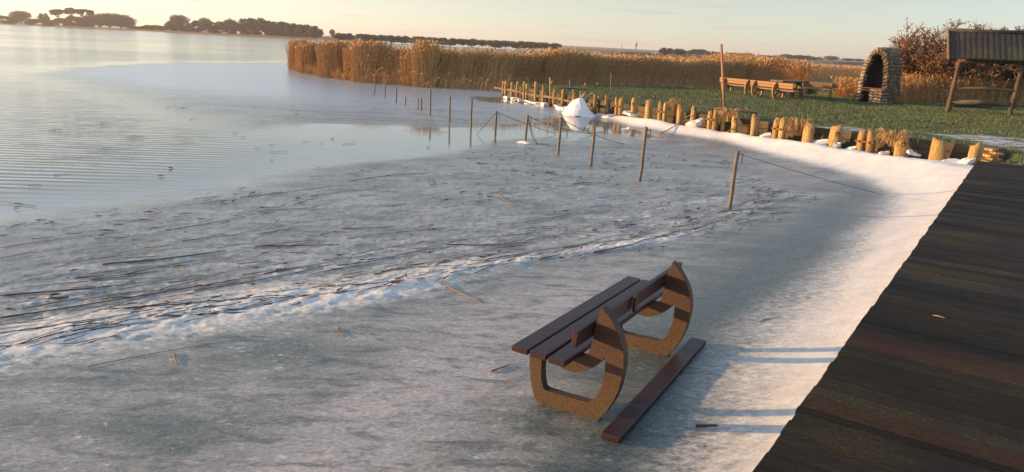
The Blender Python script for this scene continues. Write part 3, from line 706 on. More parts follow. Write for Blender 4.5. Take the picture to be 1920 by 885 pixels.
for i, (bx, by, tx, ty, wp, lab) in enumerate(POSTS):
    P = at(bx, by, 0); T_ = up(tx, ty, P); r = wp/2/F_PX*P[1]*.88; rg = np.random.default_rng(200+i); l_ = T_[0]-P[0]
    root = empty('ice_post', (P[0], P[1], 0), lab, 'post', 'slim wooden posts frozen into the ice')
    b = MB(); b.tube([(l_*t + rg.normal()*.004, rg.normal()*.004, -.25+(T_[2]+.25)*t) for t in np.linspace(0, 1, 6)], np.linspace(1.05, .95, 6)*r, 10, True, .05)
    b.build('shaft', M['post'], root, True)
    if i == 9: 
        b = MB(); b.tube([(-.14, .1, -.1), (-.13, .1, T_[2]*.9)], r*.7, 8); b.build('shaft', M['post'], root, True)
    if i in (0, 1, 4, 5):
        b = MB(); b.box((l_+r+.03, -.01, T_[2]-.05), (.035, .012, .014), None, .003); b.box((l_+r+.055, -.01, T_[2]-.13), (.011, .011, .07), None, .003)
        b.build('bracket', M['metal'], root)
    PP.append((P, T_))
    # a small raised collar of ice where the post breaks through
b = MB(); P = PP[4][0]
ph = rng.random(3)*6
Vc = [(0, 0, .045)]; 
for rr, zz_ in ((.06, .045), (.12, .03), (.17, .0)):
    for k_ in range(12):
        a = k_*math.pi/6; q = rr*(1+.25*math.sin(2*a+ph[0])+.15*math.sin(3*a+ph[1])); Vc.append((q*math.cos(a), q*math.sin(a), zz_))
b.add(Vc, [[1+j*12+k_, 1+(j+1)*12+k_, 1+(j+1)*12+(k_+1) % 12, 1+j*12+(k_+1) % 12] for j in range(2) for k_ in range(12)], [[0, 1+k_, 1+(k_+1) % 12] for k_ in range(12)])
k = NM('snow'); g = k.noise(9, 5, .65); M['snow'] = k.done(k.mix(g, (.74, .73, .73), (.86, .85, .84)), .7, k.bump(g, .35, .03))
o = b.build('snow_collar', M['snow'], None, True); o.location = (P[0], P[1], 0); tag(o, 'small lump of snow round the foot of a post', 'snow lump')
G_R = 'thin ropes slung from the ice posts'
def toprope(i, ends, sag, lab, r=.008, mat='rope'):
    T_ = PP[i][1]; E_ = at(*ends, 0)+[0, 0, .01]; n_ = 5; pts = []
    for t in np.linspace(0, 1, n_):
        p = np.array([T_[0], T_[1], T_[2]-.04])*(1-t) + E_*t; p[2] = max(p[2]-sag*4*t*(1-t), .008); pts.append(p)
    rope('rope', pts, r, M[mat], lab, 'rope', G_R, 4)
toprope(5, (1043, 252), .02, 'rope running down right from the two-rope post'); toprope(5, (894, 252), .0, 'rope running down left from the two-rope post')
toprope(4, (1030, 272), .35, 'sagging double rope below the snow-collared post'); toprope(4, (1024, 271), .42, 'lower sagging strand beside the snow-collared post', .009); toprope(4, (1111, 252), .06, 'long rope running right from the snow-collared post')
toprope(3, (1170, 271), .06, 'long straight rope running right past the third post')
toprope(0, (1655, 366), .02, 'dark taut wire from the nearest post down to the ice', .005, 'wire')
for (x0, y0, x1, y1, i_, lab) in ((1291, 214, 1262, 232, 15, 'cable from the short dark pile down the snow'), (1272, 228, 1238, 248, 14, 'cable from the cable pile down to the ice edge'), (1371, 238, 1358, 252, 16, 'short cable hanging from the pile right of the platform')):
    P = on_wall(x0, y0+8, -.1); a = up(x0, y0, P); E_ = at(x1, y1, .05); E_[2] = zice(E_[0], E_[1])+.02
    rope('cable', [a-[0, .25, 0], (a+E_)/2-[0, .1, .03], E_], .014, M['rope'], lab, 'cable', 'cables running from the palisade into the snow')
# snow heap and broken ice slabs along the wall
P = on_wall(1117, 222, -.75)
hw = 28/F_PX*P[1]; n_ = 40; Vh = []; g_ = np.linspace(-1, 1, n_)
for iy in g_:
    for ix in g_:
        x_, y_ = ix*hw*1.12, iy*.75
        prof = np.interp(ix, [-1.05, -.72, -.35, -.02, .16, .35, .62, 1.02], [0, .50, .90, 1.0, .95, .70, .32, 0])
        h_ = .64*prof*np.clip(1.0-abs(iy)**1.6, 0, 1) + .05*(float(fbm(np.array(ix*3.), np.array(iy*3.), 3, 5))-.5) + .10*abs(float(vn(np.array(ix*2.2+7), np.array(iy*1.6+3), 8))-.5)*prof
        Vh.append((x_, y_, h_-.03))
ih = np.arange(n_*n_).reshape(n_, n_)
o = npmesh('snow_heap', Vh, np.stack([ih[:-1, :-1], ih[:-1, 1:], ih[1:, 1:], ih[1:, :-1]], -1).reshape(-1, 4), M['snow'], None, True); o.location = (P[0], P[1], 0)
tag(o, 'pointed heap of pinkish snow rising in front of the palisade', 'snow heap')
SLABS = [(1308, 213, .62, .16, 18, 'rounded ice slab leaning left of the tall pole'), (1436, 256, .42, .12, 28, 'pale slab tilted before the grass tuft pair'), (1540, 268, .75, .07, 14, 'long flat slab resting left of the hooked pile'), (1570, 272, .26, .12, 5, 'small dark-bellied ice lump right of the hooked pile'),
 (1596, 284, .5, .07, 26, 'slab tipped against the largest strapped pair'), (1655, 289, .42, .10, 8, 'rounded snow lump right of the largest strapped pair'), (1713, 282, .55, .05, -14, 'flat slab jammed between the two thick piles'), (1782, 306, .62, .13, 10, 'bulky slab right of the thickest pile'), (1812, 303, .5, .08, 24, 'slab tipped up at the jetty corner'), (1184, 214, .7, .10, -6, 'ice slab held behind the rusty pile')]
k = NM('slab_ice'); g = k.noise(6, 5, .65); M['slab'] = k.done(k.mix(g, (.56, .57, .58), (.80, .78, .76)), .45, k.bump(g, .4, .03))
for i, (x_, y_, s_, t_, tilt, lab) in enumerate(SLABS):
    P = up(x_, y_, on_wall(x_, y_, -.22)); zi = zice(P[0], P[1]); P[2] = min(max(P[2], zi+.03), zi+.14); rg = np.random.default_rng(300+i); n_ = 9; s_ *= .55
    an = np.sort(rg.random(n_))*.4 + np.arange(n_)*2*math.pi/n_; rr = s_*(.45+.62*rg.random(n_))
    Vt = []
    for zz_, q in ((-t_/2, .93), (-t_/4, 1.), (t_/4, 1.), (t_/2, .9)): Vt += [(rr[j]*q*math.cos(an[j]), .55*rr[j]*q*math.sin(an[j]), zz_+rg.normal()*.022) for j in range(n_)]
    Vt += [(0, 0, -t_/2), (0, 0, t_/2)]
    Q_ = [[l*n_+j, l*n_+(j+1) % n_, (l+1)*n_+(j+1) % n_, (l+1)*n_+j] for l in range(3) for j in range(n_)]
    T_ = [[4*n_, (j+1) % n_, j] for j in range(n_)] + [[4*n_+1, 3*n_+j, 3*n_+(j+1) % n_] for j in range(n_)]
    o = MB().add(Vt, Q_, T_).build('ice_slab', M['slab'], None, False); bevel(o, .02); o.location = P; o.rotation_euler = (R(12), R(-tilt), R(rg.uniform(-20, 20)))
    tag(o, lab, 'ice slab', 'broken ice slabs lying along the palisade')
ORD = ['first', 'second', 'third', 'fourth', 'fifth', 'sixth', 'seventh', 'eighth', 'ninth', 'tenth', 'eleventh', 'twelfth', 'thirteenth', 'fourteenth', 'fifteenth', 'sixteenth', 'seventeenth', 'eighteenth', 'nineteenth', 'twentieth', 'twenty-first', 'twenty-second', 'twenty-third', 'twenty-fourth', 'twenty-fifth', 'twenty-sixth', 'twenty-seventh', 'twenty-eighth', 'twenty-ninth', 'thirtieth']
for i in range(14):                          # little crumbs of ice at the feet of the far piles
    x_ = [962, 975, 990, 1003, 1012, 1020, 1030, 1056, 1064, 1072, 1080, 1092, 1100, 1150][i]; y_ = [185, 190, 192, 197, 199, 200, 201, 205, 208, 207, 212, 216, 220, 219][i]
    P = on_wall(x_, y_, -.25); rg = np.random.default_rng(400+i); b = MB(); b.box((0, 0, .05), (rg.uniform(.15, .34), rg.uniform(.1, .2), rg.uniform(.06, .11)), None, .035, .35)
    o = b.build('ice_lump', M['snow'], None, True); o.location = P; o.rotation_euler = (rg.uniform(-.2, .2), rg.uniform(-.2, .2), rg.uniform(0, 3)); tag(o, 'small snowy ice lump at the foot of the far piles, %s from the left' % ORD[i], 'ice lump', 'snowy lumps under the far piles')
# stack of old sawn boards at the end by the jetty
d_ = ray(1858, 300); P = d_*(15.4/d_[1]); st = empty('board_stack', (P[0], P[1], .42), 'stepped stack of pale split boards at the jetty corner', 'board stack')
for i in range(7):
    z_ = .062*i-.05; w_ = .15-.014*i
    b = MB(); b.box((.018*i*(1 if i % 2 else -.3), 0, z_), (w_, .12, .024), [[.99, .1*(-1)**i, 0], [-.1*(-1)**i, .99, 0], [0, 0, 1]], .008, .12); b.build('board', M['pile'], st)
# dry grass tufts growing out of the piles
def tuft(P, n, h, spread, lab, group, mat, down=.5, w_=.012, name='grass_tuft', cat='dry grass tuft'):
    a = rng.random(n)*6.28; rr = rng.random(n)**.7*spread*.4; B_ = np.stack([np.cos(a)*rr, np.sin(a)*rr, np.zeros(n)], 1)
    le = h*(.5+.6*rng.random(n)); out_ = np.stack([np.cos(a), np.sin(a), np.zeros(n)], 1)*(spread*(.3+rng.random(n)))[:, None]
    p0 = B_; p1 = B_+out_*.35+np.stack([0*a, 0*a, le*.6], 1); p2 = p1+out_*.5+np.stack([0*a, 0*a, le*.3], 1); p3 = p2+out_*.5-np.stack([0*a, 0*a, le*down*rng.random(n)], 1)
    v, q = merge(segs(p0, p1, np.full(n, w_), np.full(n, w_*.8)), segs(p1, p2, np.full(n, w_*.8), np.full(n, w_*.55)), segs(p2, p3, np.full(n, w_*.55), np.full(n, w_*.2)))
    o = npmesh(name, v, q, mat); o.location = P; return tag(o, lab, cat, group)
k = NM('dry_grass'); g = k.noise(6, 3); M['straw'] = k.done(k.mix(g, (.22, .12, .045), (.46, .28, .11)), .7)
STRAWCHIP.data.materials.clear(); STRAWCHIP.data.materials.append(M['straw'])
P = up(1497, 258, on_wall(1497, 268)); tuft(P+[0, .1, .05], 150, .50, .26, 'big bushy dry grass tuft between the pale pair and the gnarled pile', 'dry grass tufts on the palisade', M['straw'], .6, .010)
P = up(1674, 282, on_wall(1676, 293)); tuft(P+[0, .05, .1], 140, .42, .26, 'dry grass tuft drooping over the ringed pile', 'dry grass tufts on the palisade', M['straw'], 1.2, .010)
P = up(1366, 228, on_wall(1368, 238)); tuft(P+[0, .1, .0], 120, .42, .25, 'thin dry grass tuft right of the platform board', 'dry grass tufts on the palisade', M['straw'], .6, .010)
P = up(1264, 218, on_wall(1264, 228)); tuft(P+[0, .1, .0], 60, .6, .15, 'slim upright dry tuft left of the cable pile', 'dry grass tufts on the palisade', M['straw'], .3, .010)

# ------------------------------------------------------------------ grass land behind the wall
GZ = .50
back = poly([(1036, 157.5), (1120, 160), (1230, 163), (1400, 169), (1500, 176), (1575, 181)], GZ)
ysl = np.arange(WP[:, 1].max()+.1, 16.9, -.5)
wline = np.array([wall_pt(y_, .50) for y_ in ysl])
jr = edge(13.95, .15)[:2]; jr2 = edge(13.95, 9)[:2]
LAND = np.vstack([wline, [wline[-1]+[.05, -.4]], [jr], [jr2], [[60, 8]], [[60, 75]], [[24, 75]], [back[-1]+[1.5, 10]], back[::-1], [[wline[0][0]+.1, wline[0][1]+2.0]]])
gx = np.arange(-5, 60, .22); gy = np.arange(7, 75, .22); GX, GY = np.meshgrid(gx, gy)
dl = sdf(GX, GY, LAND)
def gheight(x_, y_, d_):
    h = GZ + .10*(fbm(x_*.25, y_*.25, 3, 91)-.5) + .09*(fbm(x_*1.3, y_*1.3, 3, 93)-.5)*sstep(.2, 1, d_)
    h = h + .25*sstep(4, 14, x_-.35*y_)*sstep(34, 20, y_)*.4
    return h*sstep(-.12, .12, d_) - .35*(1-sstep(-.12, .12, d_))
GH = gheight(GX, GY, dl)
fr = np.maximum(sstep(-.2, .5, sdf(GX, GY, poly([(1470, 232), (1600, 236), (1660, 246), (1600, 246), (1500, 240)], .55))), sstep(-.2, .5, sdf(GX, GY, poly([(1700, 243), (1850, 252), (1960, 260), (1960, 284), (1900, 277), (1800, 260)], .55))))
ig = np.arange(GX.size).reshape(GX.shape)
fq = np.stack([ig[:-1, :-1], ig[:-1, 1:], ig[1:, 1:], ig[1:, :-1]], -1).reshape(-1, 4)
keep = (np.maximum.reduce([dl[:-1, :-1], dl[1:, 1:]]) > -.3).reshape(-1)
k = NM('grass_ground'); g = k.noise(.9, 5, .6); g2 = k.noise(6, 5, .7)
c = k.mix(k.ramp(g, [(.38, 0.), (.62, 1.)]), (.040, .058, .012), (.070, .085, .020)); c = k.mix(k.ramp(g2, [(.52, 0.), (.68, 1.)]), c, (.055, .038, .02))
fa = k.math('MULTIPLY', k.attr('frost'), k.ramp(k.noise(3.5, 5, .7, k.map((.5, 1.6, 1))), [(.44, 0.), (.56, .9)]))
c = k.mix(fa, c, (.55, .57, .6))
M['ground'] = k.done(c, .9, k.bump(g2, .8, .05))
u, inv = np.unique(fq[keep], return_inverse=True)
tag(npmesh('ground', np.stack([GX, GY, GH], -1).reshape(-1, 3)[u], inv.reshape(-1, 4), M['ground'], None, True, {'frost': fr.reshape(-1)[u]}), kind='structure')
# grass blades
N = 260000
bx_ = rng.uniform(-1, 34, N); by_ = rng.uniform(9, 46, N)
lim = .95*by_+6
ok = (sdf(bx_, by_, LAND) > .02) & (bx_ < lim); bx_, by_ = bx_[ok], by_[ok]
clump = fbm(bx_*1.6, by_*1.6, 3, 95); frb = np.maximum(sstep(-.1, .3, sdf(bx_, by_, poly([(1470, 232), (1600, 236), (1660, 246), (1600, 246), (1500, 240)], .55))), sstep(-.1, .3, sdf(bx_, by_, poly([(1700, 243), (1850, 252), (1960, 260), (1960, 284), (1900, 277), (1800, 260)], .55))))
ok = rng.random(len(bx_)) < (.55+.45*sstep(.28, .55, clump))*(1-.8*frb); bx_, by_, clump = bx_[ok], by_[ok], clump[ok]
d_ = sdf(bx_, by_, LAND); n = len(bx_)
B_ = np.stack([bx_, by_, gheight(bx_, by_, d_)-.01], 1)
h_ = (.030+.055*rng.random(n)**2)*(.75+.6*sstep(.35, .65, clump)); a = rng.random(n)*6.28
D_ = np.stack([np.cos(a), np.sin(a), 0*a], 1)
W_ = np.stack([-np.sin(a), np.cos(a), 0*a], 1)*(.007+.010*rng.random(n))[:, None]
tip = B_ + D_*(h_*rng.uniform(.1, .9, n))[:, None] + np.stack([0*a, 0*a, h_], 1)
Vg = np.stack([B_-W_, B_+W_, tip], 1).reshape(-1, 3)
k = NM('grass'); g = k.noise(.8, 4, .6); g2 = k.noise(14, 2)
c = k.mix(k.ramp(g, [(.25, 0.), (.75, 1.)]), (.060, .095, .018), (.120, .145, .032)); c = k.mix(k.ramp(g2, [(.5, 0.), (.8, .4)]), c, (.22, .18, .06))
M['grass'] = k.done(c, .6)
tag(npmesh('grass', Vg, None, M['grass'], F3=np.arange(len(Vg)).reshape(-1, 3)), 'short winter grass lit low across the meadow', 'grass', kind='stuff')
# little piles along the back edge
for i, (x_, y_, w_) in enumerate([(1035, 156, 5), (1070, 158.5, 4), (1098, 159, 4), (1121, 160, 4), (1166, 161, 4), (1189, 162, 4), (1212, 162, 3), (1252, 163, 3), (1297, 164, 3), (1330, 165, 3), (1545, 168, 4), (1566, 170, 4)]):
    P = at(x_, y_+3, GZ); b = MB(); log_mesh(b, 0, 0, -.5, .13+.05*(w_ > 3), w_/2/F_PX*P[1]*1.2, (0, 0), 500+i)
    o = b.build('timber_stub', M['pile'], None, True); o.location = P
    tag(o, ['broad pile stub nearest the thin plank pole on the back edge', 'pile stub behind the thin grey pole on the back edge', 'third pile stub along the back edge of the grass', 'fourth pile stub along the back edge of the grass', 'pile stub behind the thin greenish pole', 'pale pile stub right of the greenish pole on the back edge', 'tiny pile stub midway along the back edge', 'second tiny pile stub midway along the back edge', 'third tiny pile stub left of the tall pole', 'pile stub directly behind the tall pole', 'grey stub at the reeds left of the stone fireplace', 'grey stub closest to the stone fireplace'][i], 'pile stub', 'pile stubs along the back of the meadow')

# ------------------------------------------------------------------ benches and table on the meadow
def gz(x_, y_): return float(gheight(np.array(x_), np.array(y_), np.array(5.)))
def make_far(lab, pA, pB, flip=False):
    d = (pB-pA)[:2]; L = np.linalg.norm(d); rz = math.atan2(d[1], d[0]) - math.pi/2
    return d, L, rz
fm = (M['fbench'], M['fbench'])
def far_bench(lab, base_far, base_near, flip, span, length, over):
    # local +y from near rib to far rib; back toward local +x
    v_ = (base_far-base_near)[:2]; v_ = v_/np.linalg.norm(v_)
    if flip: v_ = -v_; base_near, base_far = base_far, base_near
    rz = math.atan2(v_[1], v_[0]) - math.pi/2
    x_ax = np.array([v_[1], -v_[0]])
    o2 = base_near[:2] - x_ax*.50
    return make_bench(lab, (o2[0], o2[1], gz(*o2)-.03), rz, fm, 'boat-shaped benches on the meadow', ((.335, .54, .10), (.352, .665, .10)), length, span, False, 0, over)
far_bench('orange-lit bench farthest left on the meadow', at(1355, 173, .52), at(1398, 178, .52), True, 1.76, 2.9, .5)
far_bench('second bench from the left, its planks ending beside the table', at(1411, 181, .52), at(1447, 185.5, .52), True, 1.5, 3.0, .45)
pc = at(1502, 182, .52); pd = at(1532, 184, .52)
ob = far_bench('bench at the right of the meadow group, back plank bright on top', pc, pd, True, 1.3, 2.1, .5)
P = at(1478, 183, .52); tb = empty('picnic_table', (P[0], P[1]+.1, gz(P[0], P[1])), 'heavy dark picnic table with thick mossy top between the benches', 'table', None, R(-64+90))
MB().box((0, 0, .76), (.88, .42, .045), None, .02, .03).build('table_top', M['weather'], tb)
for sx in (-.55, .55):
    for sy in (-1, 1):
        MB().box((sx, sy*.22, .36), (.06, .10, .39), [[1, 0, 0], [0, .93, sy*.36], [0, -sy*.36, .93]], .01).build('leg', M['fbench_dark'], tb)
MB().box((0, 0, .34), (.52, .05, .06), None, .01).build('brace', M['fbench_dark'], tb)

# ------------------------------------------------------------------ stone fireplace
PA = at(1609, 190, .52); PA = at(1632, 192, .52); fp = empty('stone_fireplace', (PA[0], PA[1], gz(PA[0], PA[1])-.02), 'pointed stone-built fireplace with dark arched opening and low stone hearth', 'fireplace', None, R(-58))
# local x across the face, local -y towards the viewer/sun, z up
HT, HW, DEP = 2.52, .72, .90
def og(t, hw, ht):                            # t 0..1 : left foot -> apex -> right foot
    s_ = 1 if t > .5 else -1; q = 1-abs(2*t-1)  # 0 foot, 1 apex
    z = ht*(q**.93); f = z/ht
    return np.array([s_*hw*math.sqrt(max(0, 1-f**3.1)), z])
def ogt(t, hw, ht):
    a = og(max(t-.004, 0), hw, ht); b_ = og(min(t+.004, 1), hw, ht); d = b_-a; return d/np.linalg.norm(d)
n_ = 60; V_ = []
for y_ in (.02, DEP-.02):
    for hw, ht in ((HW-.06, HT-.07), (HW-.20, HT-.30)):
        for i in range(n_+1):
            p = og(i/n_, hw, ht); V_.append((p[0], y_, p[1]))
m_ = n_+1; Q_ = []
for i in range(n_):
    Q_ += [[i, i+1, 2*m_+i+1, 2*m_+i], [m_+i, 3*m_+i, 3*m_+i+1, m_+i+1], [i, m_+i, m_+i+1, i+1]]
npmesh('inner_vault', V_, Q_, M['dark_lining'], fp)
b = MB(); pts = [og(i/n_, HW-.05, HT-.06) for i in range(n_+1)]
Vb = [(p[0], DEP-.06, p[1]) for p in pts]+[(p[0], DEP, p[1]) for p in pts]
b.add(Vb, [[i, n_-i, n_-i-1, i+1] for i in range(n_//2)] + [[m_+i, m_+i+1, m_+n_-i-1, m_+n_-i] for i in range(n_//2)]); b.build('back_wall', M['dark_lining'], fp)
def stones(name, items, parent):
    b = MB(); sh = []
    for c_, h_, A_, j in items:
        k0 = b.n; b.box(c_, h_, A_, min(h_)*.38, j); sh += [float(rng.random())]*(b.n-k0)
    return npmesh(name, np.concatenate(b.V), np.concatenate(b.Q), M['stone'], parent, True, {'shade': sh}, np.concatenate(b.T))
ring = []; shell = []
arc = np.array([og(t, HW-.09, HT-.10) for t in np.linspace(0, 1, 400)]); al = np.concatenate([[0], np.cumsum(np.linalg.norm(np.diff(arc, axis=0), axis=1))])
s_ = .08
while s_ < al[-1]-.05:
    st_ = random.uniform(.11, .19); t = np.interp(s_+st_/2, al, np.linspace(0, 1, 400)); p = og(t, HW-.10, HT-.14); tg = ogt(t, HW, HT); nn = np.array([-tg[1], tg[0]])
    A_ = [[tg[0], 0, tg[1]], [0, 1, 0], [nn[0], 0, nn[1]]]
    ring.append(((p[0]+nn[0]*random.uniform(-.02, .02), .06+random.uniform(-.03, .02), p[1]+nn[1]*.0), (st_/2-.006, .13, random.uniform(.105, .135)), A_, .22)); s_ += st_
stones('arch_ring', ring, fp)
s_ = .06
while s_ < al[-1]-.04:
    st_ = random.uniform(.14, .2); t = np.interp(s_+st_/2, al, np.linspace(0, 1, 400)); p = og(t, HW-.03, HT-.05); tg = ogt(t, HW, HT); nn = np.array([-tg[1], tg[0]])
    A_ = [[tg[0], 0, tg[1]], [0, 1, 0], [nn[0], 0, nn[1]]]; y_ = .2
    while y_ < DEP+.02:
        w_ = random.uniform(.14, .3); shell.append(((p[0], y_+w_/2, p[1]), (st_/2-.005, w_/2-.006, random.uniform(.06, .085)), A_, .25)); y_ += w_
    s_ += st_
stones('stonework', shell, fp)
rear = []
for z_ in np.arange(.08, HT-.15, .17):
    ww = HW*math.sqrt(max(0, 1-(z_/HT)**3.1)); x_ = -ww
    while x_ < ww-.06:
        w_ = random.uniform(.15, .3); w_ = min(w_, ww-x_); rear.append(((x_+w_/2, DEP+.05, z_), (w_/2-.006, .07, .08), None, .2)); x_ += w_
stones('rear_stonework', rear, fp)
he = []
for z_ in np.arange(.07, .62, .13):
    for (xa, xb, yy) in ((.22, .86, -.48),):
        x_ = xa
        while x_ < xb-.05:
            w_ = min(random.uniform(.14, .26), xb-x_); he.append(((x_+w_/2, yy, z_), (w_/2-.005, .09, .062), None, .25)); x_ += w_
    for yy in (-.31, -.12):
        he.append(((.30, yy, z_), (.09, .11, .062), None, .25)); he.append(((.78, yy, z_), (.09, .11, .062), None, .25))
stones('hearth', he, fp)
MB().box((.54, -.20, .30), (.22, .20, .27), None, .02).build('hearth_core', M['mortar'], fp)
b = MB(); b.box((.38, -.26, .69), (.60, .28, .012), None, .004); b.box((.10, -.28, .585), (.34, .2, .010), None, .004); b.build('grill_plate', M['rust'], fp)

# ------------------------------------------------------------------ tiled shelter on two posts
M['dkpost'] = wood('shelter_post', (.06, .038, .022), (.17, .105, .055), (.045, .032, .022), (6, 6, 1.5), .85, .008)
F0 = at(1776, 209, .52); e_ = np.array([.985, -.17]); e_ /= np.linalg.norm(e_)
sh = empty('shelter', (F0[0], F0[1], gz(F0[0], F0[1])), 'open timber shelter with dark ribbed tile roof on round posts', 'shelter', None, math.atan2(e_[1], e_[0]))
SW = 2.35
for x_ in (0, SW):
    b = MB(); log_mesh(b, x_, 0, -.1, 2.12, .088, (.16, .10), int(600+x_)); b.build('post', M['dkpost'], sh, True)
    b = MB(); b.tube([(x_+.26, .5, -.05), (x_+.12, .12, .95)], .06, 8); b.build('brace', M['dkpost'], sh, True)
for z_, r_ in ((2.08, .085), (.98, .06), (.42, .10)):
    b = MB(); b.tube([(-.05+.16*z_/2, .05, z_), (SW*.5, .05, z_+.02), (SW+.12+.16*z_/2, .05, z_)], r_, 8); b.build('crossbeam', M['dkpost'] if z_ > 2 else M['weather'], sh, True)
x0, x1 = -.38, 3.9; nx_ = 330; ny_ = 14; V_ = []; PITCH_R = .215
EAVE, RIDGE_, DY = 2.10, 3.22, .62
for sgn in (-1, 1):
    for j in range(ny_+1):
        f = j/ny_
        for i in range(nx_+1):
            x_ = x0+(x1-x0)*i/nx_; wv = .035*abs(math.sin(math.pi*(x_-x0)/PITCH_R))**.6 + .022*(1-(f*5 % 1)) 
            V_.append((x_, .35+(DY*-1*(1-f) if sgn < 0 else .16*(1-f)), EAVE+(RIDGE_-EAVE)*f*(1 if sgn < 0 else 1) + (0 if sgn < 0 else .62*(1-f)) + wv+.02*math.sin(x_*2.1)*f))
mm_ = nx_+1; Q_ = []
for s2 in range(2):
    o_ = s2*(ny_+1)*mm_
    for j in range(ny_):
        for i in range(nx_): Q_.append([o_+j*mm_+i, o_+j*mm_+i+1, o_+(j+1)*mm_+i+1, o_+(j+1)*mm_+i])
k = NM('roof_tile'); g = k.noise(5, 5, .7); g2 = k.noise(1.1, 3)
xs_ = k.n('SeparateXYZ'); k.l(k.co, xs_.inputs[0])
cc = k.mix(g, (.018, .016, .017), (.050, .038, .034)); cc = k.mix(k.ramp(k.noise(9, 6, .8), [(.52, 0.), (.66, .7)]), cc, (.11, .11, .10)); cc = k.mix(k.ramp(g2, [(.5, 0.), (.65, .6)]), cc, (.075, .08, .03))
M['tile'] = k.done(cc, .75, k.bump(g, .5, .02))
ro = npmesh('roof', V_, Q_, M['tile'], sh, True)
m = ro.modifiers.new('thick', 'SOLIDIFY'); m.thickness = .03; m.offset = -1
b = MB(); b.tube([(x0-.02, .35, RIDGE_+.03), (x1+.02, .35, RIDGE_+.05)], .075, 10); b.build('ridge_cap', M['tile'], sh, True)
for sgn in (-1,):
    sl = np.array([0, -sgn*DY, RIDGE_-EAVE]); sl /= np.linalg.norm(sl); cc_ = np.array([x0-.03, .35+sgn*DY/2, (EAVE+RIDGE_)/2-.02])
    MB().box(cc_, (.02, math.hypot(DY, RIDGE_-EAVE)/2, .08), [[1, 0, 0], sl, np.cross([1, 0, 0], sl)], .004).build('bargeboard', M['weather'], sh)
# dark logs and earth under the shelter
for i, (x_, y_, lx, lab) in enumerate([(1788, 197, 2.6, 'long dark log lying under the shelter')]):
    P = at(x_, y_, .6); b = MB(); b.tube([(0, 0, .1), (lx/2, .02, .14), (lx, -.03, .1)], [.12, .14, .11], 9, True, .08); o = b.build('log', M['weather'], None, True); o.location = (P[0], P[1], gz(P[0], P[1])); o.rotation_euler.z = R(26); tag(o, lab, 'log')

# ------------------------------------------------------------------ reeds
def reeds(name, X0, Y0, Z0, H0, lab, cat, group=None, kind=None, lean=(.10, .02), mat=None, arch=.0, sw=.011, plume=1., leaf=1.):
    n = len(X0); base = np.stack([X0, Y0, Z0], 1); ln = np.stack([rng.normal(lean[0], .10, n), rng.normal(lean[1], .10, n), np.zeros(n)], 1)
    H0 = np.asarray(H0); pz = lambda f: np.stack([0*H0, 0*H0, H0*f], 1)
    p1 = base+ln*H0[:, None]*.25+pz(.5); p2 = base+ln*H0[:, None]*(.9+arch)+pz(.95-arch*.3)
    parts = [segs(base, p1, np.full(n, sw), np.full(n, sw*.85)), segs(p1, p2, np.full(n, sw*.85), np.full(n, sw*.5))]
    # leaves
    for q in range(2):
        f = rng.uniform(.25, .9, n); c_ = base+(p2-base)*f[:, None]; a = rng.random(n)*6.28
        D_ = np.stack([np.cos(a)*.7+.5, np.sin(a)*.7, rng.uniform(-.3, 1., n)], 1); l_ = rng.uniform(.16, .38, n)*leaf
        D_ /= np.linalg.norm(D_, axis=1, keepdims=True)
        parts.append(diamonds(c_+D_*l_[:, None]*.5, D_, l_, rng.uniform(.012, .022, n)*max(sw/.011, 1)))
    ok = rng.random(n) < plume; m_ = ok.sum(); a = rng.random(m_)*6.28
    D_ = np.stack([ln[ok, 0]*3+.35+.3*np.cos(a), ln[ok, 1]*3+.3*np.sin(a), np.full(m_, .9)], 1); D_ /= np.linalg.norm(D_, axis=1, keepdims=True); l_ = rng.uniform(.12, .24, m_)
    parts.append(diamonds(p2[ok]+D_*l_[:, None]*.4, D_, l_, rng.uniform(.028, .055, m_)))
    v, q = merge(*parts); return tag(npmesh(name, v, q, mat or M['reed']), lab, cat, group, kind)
k = NM('reed_straw'); g = k.noise(.5, 4, .6); g2 = k.noise(9, 3, .7)
c = k.mix(k.ramp(g2, [(.3, 0.), (.7, 1.)]), (.28, .15, .052), (.66, .41, .17)); c = k.mix(k.ramp(g, [(.4, 0.), (.65, .6)]), c, (.50, .26, .10))
M['reed'] = k.done(c, .7)
front = poly([(549, 131), (575, 139), (610, 144), (640, 150), (670, 153), (700, 157.5), (745, 160), (800, 164.5), (860, 168), (945, 172), (1010, 170), (1120, 169), (1400, 176), (1560, 188), (1640, 196)])
farl = [front[0]*1.35+[3.5, 0], front[0]*1.2+[.5, 0]]
REED = np.vstack([front, [front[-1]+[8, 4]], [[60, 90]], [[30, 100]], [[6, 95]], [front[0]*1.25+[4, 10]]])
N = 90000; fx = np.concatenate([np.interp(rng.random(N), np.linspace(0, 1, len(front)), front[:, 0])]);
# sample by arclength, depth skewed to the front
sl_ = np.concatenate([[0], np.cumsum(np.linalg.norm(np.diff(front, axis=0), axis=1))]); t_ = rng.random(N)*sl_[-1]
fx = np.interp(t_, sl_, front[:, 0]); fy = np.interp(t_, sl_, front[:, 1])
dep = rng.random(N)**1.9*13
wob = (fbm(t_*.35, 0*t_, 3, 101)-.5)*3.2
dirx, diry = fx/np.hypot(fx, fy), fy/np.hypot(fx, fy)
rx = fx*1+.12*dep+ (dirx*.6+.25)*(wob+1.2+dep)*.7; ry = fy+(wob+1.2+dep)*.95
patchy = fbm(rx*.5, ry*.35, 4, 103); okr = (rng.random(N) < sstep(.22, .5, patchy)+.25)
ob_ = (rx > -12.5)
rx, ry, patchy, t_ = rx[okr], ry[okr], patchy[okr], t_[okr]
hh = 1.72-np.interp(rx, [-12, 4, 16], [.42, .24, .06])+.45*patchy+rng.normal(0, .16, len(rx)) + .28*sstep(.55, .7, fbm(rx*.22, ry*.12, 3, 105))
